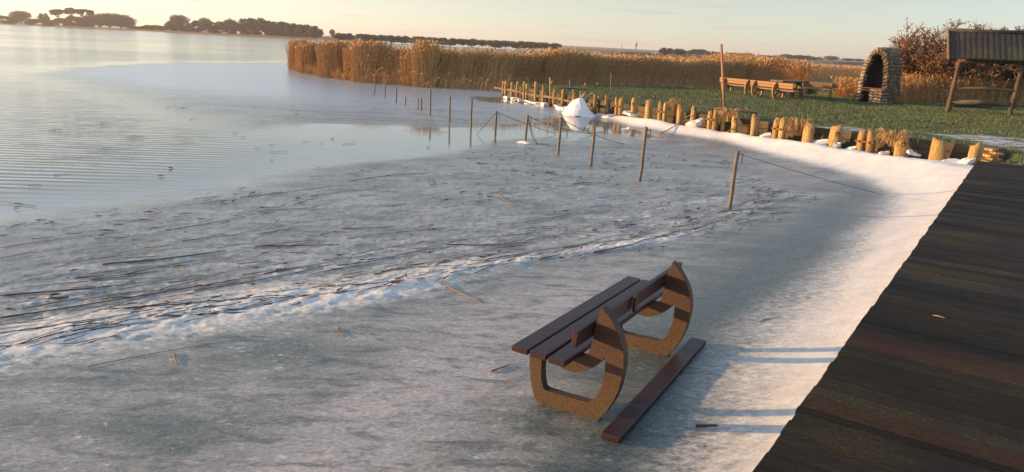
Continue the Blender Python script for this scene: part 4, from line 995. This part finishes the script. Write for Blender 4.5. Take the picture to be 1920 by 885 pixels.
hh = np.where(rng.random(len(rx)) < .03, hh+.25, hh)
ang_l = sdf(rx, ry, LAND)
keepm = ang_l < -.3
dd_ = (at(549, 131)[:2]); perp = (rx*dd_[1]-ry*dd_[0])/np.hypot(*dd_)       # keep the left end following a clean side
keepm &= perp > .15
reeds('reed_bed', rx[keepm], ry[keepm], 0*rx[keepm]-.02, hh[keepm], 'dense golden reed bed along the far side of the ice', 'reeds', None, 'stuff')
N2 = 26000; rx2 = rng.uniform(-8, 55, N2); ry2 = rng.uniform(52, 100, N2)
ok2 = (rx2*dd_[1]-ry2*dd_[0] > (1.5+.05*ry2)*np.hypot(*dd_)) & (sdf(rx2, ry2, LAND) < -.3) & (rx2 > .12*ry2); rx2, ry2 = rx2[ok2], ry2[ok2]
reeds('reed_field', rx2, ry2, 0*rx2, 1.5+.35*fbm(rx2*.1, ry2*.1, 3, 9)+rng.normal(0, .12, len(rx2)), 'hazy orange reed field stretching behind the reed bed', 'reeds', None, 'stuff', sw=.02)
for i, (x_, y_, s_, n_, hh_, lab) in enumerate([(556, 131, .75, 650, 1.9, 'leftmost golden reed clump standing out into the ice'), (572, 137.5, .6, 450, 1.8, 'second golden reed clump from the left end'), (622, 146, .95, 900, 2.0, 'third golden reed clump, broad and leaning'),
        (688, 155, 1.0, 1000, 2.1, 'big bright reed clump above the thin far posts'), (793, 163.5, .7, 600, 2.25, 'narrow reed clump sticking out near the middle of the bed')]):
    P = at(x_, y_, 0); a = rng.random(n_)*6.28; r_ = s_*np.sqrt(rng.random(n_))
    reeds('reed_clump', P[0]+r_*np.cos(a), P[1]+.5+r_*np.sin(a)*.8, 0*a-.02, hh_*(.82+.3*rng.random(n_)), lab, 'reed clump', 'reed clumps at the edge of the bed', None, (.05, -.03))
# low dead stalks bent at the foot of the bed
n_ = 900; t_ = rng.random(n_)*sl_[-1]*.75; bx_ = np.interp(t_, sl_, front[:, 0]); by_ = np.interp(t_, sl_, front[:, 1])+rng.uniform(-.3, .9, n_)
reeds('reed_stubble', bx_, by_, 0*bx_-.01, rng.uniform(.3, .95, n_), 'short bent reed stubble along the foot of the bed', 'reeds', None, 'stuff', (.3, -.1), plume=.1)

# ------------------------------------------------------------------ shrubs behind the fireplace and shelter
def branch_tree(seed, H, spread, levels=4, nb=5, r0=.05, upb=.5, stems=5):
    rg = np.random.default_rng(seed); S0 = []; S1 = []; A_ = []; B_ = []; tips = []
    cur = []
    for s_ in range(stems):
        a = rg.random()*6.28; d = np.array([math.cos(a)*spread*.35, math.sin(a)*spread*.35, 1.]); d /= np.linalg.norm(d)
        cur.append((np.array([math.cos(a), math.sin(a), 0])*.12*spread, d, H*.34*rg.uniform(.7, 1.15), r0))
    for lv in range(levels):
        nxt = []
        for p, d, L, r in cur:
            mid = p+d*L*.5+rg.normal(size=3)*L*.06; e = p+d*L+rg.normal(size=3)*L*.06
            S0 += [p, mid]; S1 += [mid, e]; A_ += [r, r*.85]; B_ += [r*.85, r*.62]
            if lv < levels-1:
                for q in range(nb if lv else max(nb-1, 3)):
                    f = rg.uniform(.35, 1.); bp = p+(e-p)*f; dd2 = d+rg.normal(size=3)*.62*spread; dd2[2] += upb*.4; dd2 /= np.linalg.norm(dd2)
                    nxt.append((bp, dd2, L*rg.uniform(.5, .78), max(r*.5, .004)))
            tips += [e, mid] if lv >= levels-2 else []
        cur = nxt
    S0, S1, tips = np.array(S0), np.array(S1), np.array(tips); k_ = H/S1[:, 2].max()
    return S0*k_, S1*k_, np.array(A_), np.array(B_), tips*k_
k = NM('bark'); g = k.noise(8, 4, .6); M['bark'] = k.done(k.mix(g, (.085, .055, .035), (.19, .125, .08)), .85)
k = NM('withered_leaves'); g = k.noise(3, 3, .6); g2 = k.noise(22, 2); c = k.mix(g, (.16, .070, .032), (.32, .155, .06)); M['leafb'] = k.done(k.mix(k.ramp(g2, [(.5, 0.), (.7, .7)]), c, (.09, .04, .03)), .8)
k = NM('dark_leaves'); g = k.noise(3, 3, .6); M['leafd'] = k.done(k.mix(g, (.030, .028, .016), (.10, .06, .03)), .85)
def shrub(px, ybase, depth, H, spread, seed, leafn, lm, lab, wf=1.):
    P = up(px, ybase, np.array([0, depth, 0])); z_ = gz(P[0], depth); root = empty('shrub', (P[0], depth, z_-.05), lab, 'shrub', 'leafless and withered shrubs behind the shelter')
    a, b_, r1, r2, tips = branch_tree(seed, H, spread*1.15, 5, 4, .035, .5, 7)
    v, q = segs(a, b_, np.maximum(r1, .014), np.maximum(r2, .011)); npmesh('branches', v, q, M['bark'], root)
    n = int(leafn*1.7); i_ = rng.integers(0, len(tips), n); C = tips[i_]+rng.normal(size=(n, 3))*.07; D_ = rng.normal(size=(n, 3))
    v, q = diamonds(C, D_, rng.uniform(.07, .14, n), rng.uniform(.03, .065, n)); npmesh('leaves', v, q, lm, root)
shrub(1693, 190, 40.5, 2.3, 1.0, 1, 2500, M['leafb'], 'low thin-twigged shrub just right of the stone fireplace')
shrub(1715, 190, 40, 3.2, .9, 2, 5000, M['leafb'], 'twiggy shrub left of the tallest brown crown')
shrub(1752, 190, 39.5, 4.1, .95, 3, 10000, M['leafb'], 'tall brown-leaved shrub left of the shelter roof')
shrub(1780, 190, 42, 4.3, .9, 4, 5000, M['leafb'], 'bare-topped shrub behind the left end of the shelter roof')
shrub(1818, 190, 41, 3.9, .95, 5, 7000, M['leafd'], 'dark shrub behind the middle of the shelter')
shrub(1865, 190, 41, 4.6, .9, 6, 14000, M['leafb'], 'reddish dense-crowned shrub above the right part of the roof')
shrub(1905, 190, 40, 4.0, .95, 7, 9000, M['leafd'], 'dark shrub behind the right post of the shelter')
shrub(1950, 190, 39, 4.3, 1.0, 8, 9000, M['leafd'], 'dark shrub cut by the right edge of the photo')
shrub(1840, 190, 44, 4.0, 1.1, 9, 9000, M['leafd'], 'deep dark shrub far behind the shelter rails')
shrub(1890, 190, 44.5, 4.2, 1.1, 10, 9000, M['leafd'], 'dense dark shrub far behind the right post')
shrub(1735, 190, 43.5, 3.4, 1.1, 11, 6000, M['leafd'], 'dim shrub behind the brown-leaved one')
# arching reeds and bramble at their feet
n_ = 5200; x_ = rng.uniform(18.6, 29, n_); y_ = 38.6 + (x_-18.6)*.12 + rng.uniform(-1., 1.6, n_)
reeds('reed_thicket', x_, y_, 0*x_+GZ, rng.uniform(.6, 1.7, n_), 'tangle of arching orange reeds at the foot of the shrubs', 'reeds', None, 'stuff', (-.12, -.12), arch=.35, plume=.12)
n_ = 900; P = at(1594, 183, .52); a = rng.random(n_)*6.28; r_ = .75*np.sqrt(rng.random(n_))
reeds('reed_clump', P[0]+r_*np.cos(a)+.2, P[1]+r_*np.sin(a)+.6, 0*a+GZ, .45+.75*rng.random(n_), 'bushy orange reed clump at the left foot of the stone fireplace', 'reed clump', None, None, (-.05, -.1), arch=.5, plume=.4)

# ------------------------------------------------------------------ far shore, hills, trees
def strip(name, pts, w_, h_, mat, kind='structure'):
    """a low bank following ground points, w_ metres deep, h_ high"""
    P = np.array(pts); V_ = []; Q_ = []; n = len(P)
    for i in range(n):
        d = P[i]/np.linalg.norm(P[i]); 
        for q, (o_, z_) in enumerate(((0, -.3), (1.5, h_*.8), (w_*.3, h_), (w_, h_*1.1), (w_*1.05, -.5))):
            V_.append((*(P[i]+d*o_), z_ + (.25*h_*(float(vn(np.array(i*.7), np.array(q*3.), 7))-.5) if 0 < q < 4 else 0)))
    for i in range(n-1):
        for q in range(4): Q_.append([i*5+q, (i+1)*5+q, (i+1)*5+q+1, i*5+q+1])
    return tag(npmesh(name, V_, Q_, mat, None, True), kind=kind)
k = NM('far_reed_bank'); g = k.noise(.08, 5, .6); M['farbank'] = k.done(k.mix(g, (.07, .045, .028), (.13, .08, .045)), .9, k.bump(k.noise(.6, 4), 1., .6))
k = NM('far_field'); g = k.noise(.01, 4, .6); M['farfield'] = k.done(k.mix(g, (.07, .07, .045), (.13, .11, .07)), .95)
shore = []
for px in np.arange(-260, 700, 20):
    wy = 44+(px)*(75.5-44)/600 + (.8 if px > 600 else 0); P = at(px, max(wy, 84+.0454*(px-960)+2.6), 0)[:2]; shore.append(P)
strip('far_shore', shore, 260, .9, M['farbank'])
sh2 = [at(px, 84+.0454*(px-960)+float(np.interp(px, [1000, 1150], [4.2, 9.5]))+1.0*math.sin(px*.013), 0)[:2] for px in np.arange(600, 2500, 30)]
strip('far_bank', sh2, 500, 1.2, M['farfield'])
tag(npmesh('land', [(-9000, 1300, .4), (9000, 1300, .4), (9000, 12000, .4), (-9000, 12000, .4)], [[0, 1, 2, 3]], M['farfield']), kind='structure')
hp = []; 
for px in np.arange(600, 1700, 10):
    h_ = np.interp(px, [600, 640, 760, 1000, 1060, 1140, 1230, 1270, 1700], [2, 6, 5, 4, 5, 4.5, 4, 3, 3]); d = ray(px, 84+.0454*(px-960)); d = d/d[1]; hp.append((d[0], h_))
V_ = []; Q_ = []
for i, (dx, h_) in enumerate(hp):
    for (yy, f) in ((1250, 0.), (1330, .55), (1450, 1.), (1900, .9)): V_.append((dx*yy, yy, -1+(h_*1.0+1)*f))
for i in range(len(hp)-1):
    for q in range(3): Q_.append([i*4+q, (i+1)*4+q, (i+1)*4+q+1, i*4+q+1])
tag(npmesh('hills', V_, Q_, M['farfield'], None, True), kind='structure')
# tree prototypes, unit height
def crown_pts(kind, n, rg):
    if kind == 'round':
        d = rg.normal(size=(n, 3)); d /= np.linalg.norm(d, axis=1, keepdims=True); 
        lob = rg.normal(size=(14, 3)); lob /= np.linalg.norm(lob, axis=1, keepdims=True); lob[:, 2] = lob[:, 2]*.95
        i_ = rg.integers(0, 14, n); c_ = lob[i_]*np.array([.28, .28, .33])+[0, 0, .52]
        return c_+d*(rg.random(n)**.5)[:, None]*np.array([.22, .22, .17])*rg.uniform(.7, 1.2, 14)[i_][:, None]
    if kind == 'pine':
        lob = np.stack([rg.uniform(-.34, .34, 10), rg.uniform(-.3, .3, 10), rg.uniform(.72, .93, 10)], 1); i_ = rg.integers(0, 10, n)
        d = rg.normal(size=(n, 3)); d /= np.linalg.norm(d, axis=1, keepdims=True)
        return lob[i_]+d*(rg.random(n)**.5)[:, None]*np.array([.17, .17, .085])
k = NM('far_pine_leaves'); g = k.noise(9, 3, .6); M['fpine'] = k.done(k.mix(g, (.030, .030, .016), (.075, .062, .03)), .9)
k = NM('far_oak_leaves'); g = k.noise(7, 3, .6); M['foak'] = k.done(k.mix(g, (.050, .038, .026), (.12, .085, .052)), .9)
k = NM('far_bark'); M['fbark'] = k.done((.10, .075, .055), .9)
PROTO = {}
def proto(kind, seed):
    rg = np.random.default_rng(seed); key = (kind, seed)
    if kind in ('round', 'pine'):
        C = crown_pts(kind, 4200, rg); v, q = diamonds(C, rg.normal(size=C.shape), rg.uniform(.04, .085, len(C)), rg.uniform(.03, .06, len(C)))
        me1 = npmesh('crown', v, q, M['fpine' if kind == 'pine' else 'foak'])
        e = C[rg.integers(0, len(C), 14)]; s0 = np.vstack([[[0, 0, 0]], np.repeat([[0, 0, .33 if kind == 'round' else .5]], 14, 0)]); s1 = np.vstack([[[.0, 0, .55]], e])
        v, q = segs(s0, s1, np.r_[.028, np.full(14, .013)], np.r_[.018, np.full(14, .005)], 5); me2 = npmesh('trunk', v, q, M['fbark'])
    else:
        z0_ = .34 if kind == 'bare' else .16; n = 3400 if kind == 'bare' else 5200
        d = rg.normal(size=(n, 3)); d /= np.linalg.norm(d, axis=1, keepdims=True); C = d*(rg.random(n)**.45)[:, None]*np.array([.46, .46, (1-z0_)/2]); C *= (1+.16*np.sin(d[:, :1]*7+seed)*np.cos(d[:, 1:2]*6)); C[:, 2] += (1+z0_)/2
        D_ = C-np.array([0, 0, z0_*.6]); D_ = D_/np.linalg.norm(D_, axis=1, keepdims=True)+rg.normal(size=(n, 3))*.35; D_[:, 2] += .3
        v, q = diamonds(C, D_, rg.uniform(.08, .2, n), rg.uniform(.008, .017, n)); m_ = 60; i_ = rg.integers(0, n, m_)
        v2, q2 = segs(np.repeat([[0, 0, z0_*.6]], m_, 0), C[i_], np.full(m_, .011), np.full(m_, .004)); v, q = merge((v, q), (v2, q2)); me1 = npmesh('crown', v, q, M['fbark'])
        v, q = segs(np.array([[0, 0, -.02]]), np.array([[0, 0, .2]]), np.array([.03]), np.array([.022]), 6); me2 = npmesh('trunk', v, q, M['fbark'])
    co = np.concatenate([np.array([v_.co for v_ in m_.data.vertices]) for m_ in (me1, me2)]); c1 = np.array([v_.co for v_ in me1.data.vertices])
    lo_, hi_ = np.percentile(c1, 1, axis=0), np.percentile(c1, 99, axis=0); ct = (lo_+hi_)/2
    for m_ in (me1, me2):
        a_ = np.array([v_.co for v_ in m_.data.vertices]); a_[:, 0] = (a_[:, 0]-ct[0])/(hi_[0]-lo_[0]); a_[:, 1] = (a_[:, 1]-ct[1])/(hi_[1]-lo_[1]); a_[:, 2] = (a_[:, 2]-lo_[2]*.9)/(hi_[2]-lo_[2]*.9) if kind == 'round' else a_[:, 2]/hi_[2]
        m_.data.vertices.foreach_set('co', a_.astype(np.float32).ravel())
    return me1, me2
for kd in ('round', 'pine', 'bare', 'thicket'):
    PROTO[kd] = [proto(kd, s_) for s_ in (21, 22, 23)]
used = set()
def tree(px, top, base, wpx, kind, dist, lab, group='trees on the far shore'):
    d = ray(px, base); d = d/d[1]; P = np.array([d[0]*dist, dist]); h_ = max((base-top)/F_PX*dist/math.cos(PITCH)**0, 1.)
    va = rng.integers(0, 3); cr, tr = PROTO[kind][va]
    wid = wpx/F_PX*dist; nat = {'round': .88, 'pine': .92, 'bare': .95, 'thicket': .8}[kind]; sx = wid/nat
    root = empty({'pine': 'pine_tree', 'bare': 'bare_tree', 'round': 'round_tree', 'thicket': 'bush'}[kind], (P[0], P[1], .6), lab, 'tree' if kind != 'thicket' else 'bush', group)
    for src, nm in ((cr, 'crown'), (tr, 'trunk')):
        if (kind, va, nm) in used: o = src.copy(); COL.objects.link(o)
        else: o = src; used.add((kind, va, nm))
        o.parent = root
    root.scale = (sx, sx, h_); root.rotation_euler.z = rng.random()*6.28
T = [  # px, top, base, width, kind, dist, label
 (8, 29, 42, 44, 'round', 800, 'low round tree at the far left edge of the shore'), (40, 20, 43, 30, 'bare', 790, 'bare round-topped tree left of the pine group'), (62, 34, 44, 26, 'round', 790, 'small round tree between the bare tree and the pines'), (84, 24, 44, 15, 'round', 780, 'small dark tree just left of the pines'), (100, 35, 45, 20, 'round', 775, 'low bush-like tree at the foot of the pines'),
 (112, 17.5, 46, 25, 'pine', 760, 'leftmost umbrella pine on the far shore'), (134, 15, 47, 24, 'pine', 750, 'tallest umbrella pine in the middle of the group'), (156, 17, 48, 32, 'pine', 745, 'broad umbrella pine at the right of the pine group'), (140, 30, 48, 26, 'round', 745, 'dark undergrowth tree beneath the middle pine'), (163, 28, 48, 26, 'round', 740, 'dark undergrowth tree beneath the broad pine'), (120, 33, 46.5, 24, 'round', 755, 'dark undergrowth tree beneath the leftmost pine'),
 (187, 27, 49, 32, 'thicket', 730, 'left tree of the rounded bare grove'), (207, 24.5, 50, 40, 'thicket', 725, 'middle tree of the rounded bare grove'), (228, 27, 51, 34, 'thicket', 720, 'right tree of the rounded bare grove'), (240, 35, 51, 18, 'thicket', 715, 'lowest tree at the right end of the bare grove'),
 (262, 47, 53, 30, 'round', 700, 'low bush right after the bare grove'), (285, 45, 54, 28, 'round', 690, 'second low bush after the bare grove'), (306, 46, 55, 26, 'round', 680, 'third low bush after the bare grove'), (325, 39, 56, 24, 'round', 670, 'dark round tree under the tall bare tree'), (337, 28, 57, 30, 'bare', 668, 'tall bare tree standing above the low hedge'), (350, 44, 57, 24, 'round', 665, 'low tree right of the tall bare tree'),
 (370, 38, 58, 26, 'round', 655, 'round dark tree left of a bare crown'), (385, 33, 59, 20, 'bare', 650, 'bare crown between two round dark trees'), (405, 40, 60, 44, 'round', 640, 'wide round dark tree'), (432, 35, 61, 20, 'bare', 630, 'bare crown left of the big wood'), (436, 46, 62, 26, 'round', 628, 'low dark tree under the second bare crown'),
 (460, 36.5, 63, 34, 'round', 615, 'tallest left tree of the big dark wood'), (482, 36, 65, 36, 'round', 605, 'tallest middle tree of the big dark wood'), (505, 41, 66, 34, 'round', 590, 'third tree of the big dark wood'), (528, 43, 68, 32, 'round', 575, 'fourth tree of the big dark wood'), (550, 47, 69.5, 30, 'round', 560, 'fifth tree of the big dark wood'), (571, 49, 71, 28, 'round', 545, 'sixth tree of the big dark wood'), (590, 52, 72.5, 22, 'round', 530, 'last tree at the right end of the big dark wood'), (598, 57, 72.5, 12, 'thicket', 528, 'scrubby bush at the end of the big dark wood'),
 (623, 57, 73, 9, 'bare', 700, 'small bare tree alone past the dark wood')]
for t in T: tree(*t)
hn = -1; tn = -1
for i in range(34):                          # hedge line behind the reeds
    px = 640+i*19+random.uniform(-5, 5); hz = 84+.0454*(px-960)
    top = np.interp(px, [640, 700, 760, 800, 830, 870, 900, 1000, 1030, 1250], [68.5, 69.5, 74, 76, 79, 80, 85, 87, 91, 96.5]) + random.uniform(-1.5, 1.2)
    if 990 < px < 1060 or px < 1000 or px > 1230: hn += 1; tree(px, top, top+12, random.uniform(17, 27), random.choice(['round', 'round', 'thicket']), 430+random.uniform(-30, 30), 'hazy hedge tree on the horizon behind the reed bed, %s from the left' % ORD[hn], 'hazy hedge trees on the horizon')
for px, top, w_, lab in ((1287, 96, 26, 'left tree of the first rounded grove on the horizon'), (1309, 93.5, 34, 'domed middle tree of the first grove on the horizon'), (1329, 97, 22, 'right tree of the first rounded grove on the horizon'),
    (1436, 104, 16, 'small tree left of the second grove on the horizon'), (1458, 105, 26, 'left tree of the second low grove on the horizon'), (1480, 103, 34, 'tallest tree of the second low grove'), (1505, 104.5, 30, 'right tree of the second low grove'), (1520, 107, 16, 'end tree of the second low grove')):
    hz = 84+.0454*(px-960); tree(px, top, hz+4, w_, 'round', 620, lab, 'rounded groves on the horizon')
for i in range(11):
    px = 1345+i*27+random.uniform(-6, 6)
    if 1430 < px < 1525: continue
    tn += 1; hz = 84+.0454*(px-960); tree(px, hz-random.uniform(2.5, 6), hz+3, random.uniform(12, 22), random.choice(['bare', 'thicket', 'round']), 800, 'tiny tree on the horizon right of the tall pole, %s from the left' % ORD[tn], 'tiny trees on the horizon by the fireplace')
# lattice mast and thin mast on the hill
for px, top, base, lab, w_ in ((1192, 83.5, 98, 'lattice radio mast on the hill', 1.1), (1165, 86, 97, 'thin second mast left of the radio mast', .5)):
    d = ray(px, base); d = d/d[1]; D_ = 1400; h_ = (base-top)/F_PX*D_; b = MB()
    for a in range(3):
        c_ = (w_*math.cos(a*2.1), w_*math.sin(a*2.1)); b.tube([(c_[0], c_[1], 0), (c_[0]*.5, c_[1]*.5, h_)], w_*.3, 4)
    for j in range(7): b.box((0, 0, h_*j/7+1), (w_*.9, w_*.9, .25), None, .05)
    o = b.build('mast', M['fbark']); o.location = (d[0]*D_, D_, 3); tag(o, lab, 'mast')
    if px == 1192: MB().box((0, 0, h_*.55), (w_*1.5, w_*1.5, h_*.12), None, .2).build('antenna', M['fbark'], o)

for kd in PROTO:                             # drop prototypes that no tree used
    for va, (a_, b_) in enumerate(PROTO[kd]):
        for o_, nm in ((a_, 'crown'), (b_, 'trunk')):
            if (kd, va, nm) not in used: bpy.data.objects.remove(o_)

tag(npmesh('field', [(59.5, -60, .42), (420, -60, .42), (420, 260, .42), (59.5, 74.5, .42)], [[0, 1, 2, 3]], M['farfield']), kind='structure')

# ------------------------------------------------------------------ reed stalks and leaves lying on the ice
k = NM('wet_reed'); g = k.noise(3, 3); r_ = k.rnd(); c = k.ramp(r_, [(0, (.035, .022, .016)), (.35, (.06, .032, .02)), (.7, (.14, .07, .035)), (1, (.26, .15, .07))])
M['wreed'] = k.done(k.mix(.4, c, k.mix(g, (.02, .015, .012), (.2, .12, .06))), .6)
k = NM('litter'); g = k.noise(1.7, 6, .8); M['litter'] = k.done(k.ramp(g, [(.32, (.03, .02, .016)), (.48, (.085, .042, .025)), (.58, (.20, .10, .05)), (.68, (.42, .27, .13))]), .7)
def stalk(p, ang_, L, r, curve, seed):
    rg = np.random.default_rng(seed); n = max(4, int(L/.12)); P = []
    x_, y_ = -.5*L*math.cos(0), 0; a = -curve/2
    px_, py_ = 0, 0; pts = [(0, 0)]
    for i in range(n):
        px_ += L/n*math.cos(a); py_ += L/n*math.sin(a); a += curve/n+rg.normal()*.05; pts.append((px_, py_))
    pts = np.array(pts); pts -= pts.mean(0); c_, s_ = math.cos(ang_), math.sin(ang_)
    out = []
    for (u_, v_) in pts:
        wx, wy = p[0]+u_*c_-v_*s_, p[1]+u_*s_+v_*c_; out.append((wx-p[0], wy-p[1], max(zice(wx, wy), 0)+r*.5+.002))
    b = MB(); b.tube(out, np.linspace(r, r*.5, len(out)), 5); o = b.build('reed_stalk', M['wreed'], None, True); o.location = (p[0], p[1], 0); return o
def px_stalk(x0, y0, x1, y1, r, curve, lab, i):
    a, b_ = at(x0, y0), at(x1, y1); d = b_-a; o = stalk((a+b_)/2, math.atan2(d[1], d[0]), np.linalg.norm(d)*1.01, r, curve, 700+i); tag(o, lab, 'reed stalk', 'reed stalks strewn over the ice')
SP = [(192, 495, 425, 474, .010, .06, 'long straight dark stalk lying alone left of centre on the frosty ice'), (0, 555, 210, 538, .008, .05, 'long dark stalk at the left edge of the frosty ice'), (485, 464, 636, 457, .007, .35, 'arched stalk right of the long straight one'), (0, 598, 560, 505, .006, .15, 'very long thin stalk running up through the drift'),
 (300, 597, 460, 588, .008, -.1, 'stalk lying along the lower edge of the snow drift'), (195, 580, 520, 560, .007, .08, 'long stalk crossing the snow drift at lower left'), (165, 685, 420, 642, .003, -.25, 'thin brown stem bending over the dark ice below the drift'), (322, 664, 336, 684, .007, .3, 'small curled orange reed scrap on the dark ice below the drift'), (632, 615, 648, 632, .006, .9, 'short curled black scrap on the dark ice'), (86, 562, 130, 558, .016, 1.1, 'curled brown leaf at the lower left of the drift'), (660, 540, 740, 528, .006, .5, 'kinked stalk on the ridge of the drift'), (640, 430, 740, 425, .006, .3, 'short arched stalk on the ice above the drift'), (840, 462, 985, 455, .007, .5, 'curved stalk in the middle of the debris field'), (925, 368, 975, 387, .009, .1, 'pale straight stalk lying across the others near the centre'),
 (830, 530, 900, 570, .008, .15, 'pale orange stalk lying on the dark ice above the bench'), (140, 522, 195, 517, .007, .0, 'short dark twig left of the long straight stalk'), (920, 697, 957, 685, .008, .0, 'short dark twig left of the bench'), (1305, 800, 1345, 799, .011, .1, 'flat brown leaf stalk right of the loose plank'), (1100, 470, 1290, 440, .008, .1, 'stalk along the right end of the snow drift')]
for i, s_ in enumerate(SP): px_stalk(*s_, i)
cnt = 0; i = 0
while cnt < 240:
    i += 1
    if rng.random() < .55:
        t = rng.random(); q = RIDGE[min(int(t*(len(RIDGE)-1)), len(RIDGE)-2)]; q2 = RIDGE[min(int(t*(len(RIDGE)-1))+1, len(RIDGE)-1)]; f = rng.random(); p = q*(1-f)+q2*f + np.array([0, rng.exponential(.85)-.1])
    else:
        px = rng.uniform(0, 1500); py = rng.uniform(300, 680); p = at(px, py)[:2]
    if not inside(np.array(p[0]), np.array(p[1]), DEB) and rng.random() > .03: continue
    L = rng.uniform(.25, .8) if rng.random() < .75 else rng.uniform(.8, 2.0)
    if not inside(np.array(p[0]), np.array(p[1]), DEB): L = rng.uniform(.12, .3)
    o = stalk(p, th+rng.normal()*(.14 if rng.random() < .86 else .45), L, rng.uniform(.0022, .0048), rng.normal()*.35, 900+i); cnt += 1
    tag(o, 'thin dark reed stalk strewn with many others over the frosty ice', 'reed stalk', 'reed stalks strewn over the ice')
# finer litter: one mass
N = 16000; X_ = rng.uniform(-14, 7, N); Y_ = rng.uniform(3, 26, N)
dr = segdist(X_, Y_, RIDGE); inn = sdf(X_, Y_, DEB)
pr = .6*np.exp(-(np.where(inn > -.1, dr, 3)/.75)**1.1)+.34*(inn > 0)*sstep(.4, .7, fbm(X_*.6, Y_*.6, 3, 121))+.006
ok = (rng.random(N) < pr) & (sdf(X_, Y_, RIM) < -.2); X_, Y_ = X_[ok], Y_[ok]; n = len(X_)
a = th+rng.normal(size=n)*np.where(rng.random(n) < .7, .3, 1.2); L = rng.exponential(.10, n)+.04; L = np.minimum(L, .6)
zz_ = np.array([zice(x_, y_) for x_, y_ in zip(X_, Y_)])
P0 = np.stack([X_-np.cos(a)*L/2, Y_-np.sin(a)*L/2, zz_+.006+rng.random(n)*.012], 1); P1 = np.stack([X_+np.cos(a)*L/2, Y_+np.sin(a)*L/2, zz_+.006+rng.random(n)*.03], 1)
rr = rng.uniform(.002, .0055, n); v, q = segs(P0, P1, rr, rr*.6)
m_ = 520; i_ = rng.integers(0, n, m_); C = np.stack([X_[i_], Y_[i_], zz_[i_]+.02], 1); a2 = th+rng.normal(size=m_)*.35
v2, q2 = diamonds(C, np.stack([np.cos(a2), np.sin(a2), rng.normal(size=m_)*.15], 1), rng.uniform(.05, .18, m_), rng.uniform(.006, .020, m_))
v, q = merge((v, q), (v2, q2)); tag(npmesh('reed_litter', v, q, M['litter']), 'broken reed bits and leaves scattered over the ice', 'litter', None, 'stuff')

# ------------------------------------------------------------------ thin evening air
hz = bpy.data.materials.new('haze'); hz.use_nodes = True; hz.node_tree.nodes.clear()
ho = hz.node_tree.nodes.new('ShaderNodeOutputMaterial'); hv = hz.node_tree.nodes.new('ShaderNodeVolumePrincipled')
hv.inputs['Color'].default_value = (.95, .93, .92, 1); hv.inputs['Density'].default_value = .00025; hv.inputs['Anisotropy'].default_value = .3
hz.node_tree.links.new(hv.outputs[0], ho.inputs['Volume'])
hb = MB(); hb.box((0, 1000, 11), (3200, 2200, 13), None, .01); ob_ = hb.build('haze', hz); tag(ob_, 'thin pale evening haze over the lake', 'haze', None, 'stuff')
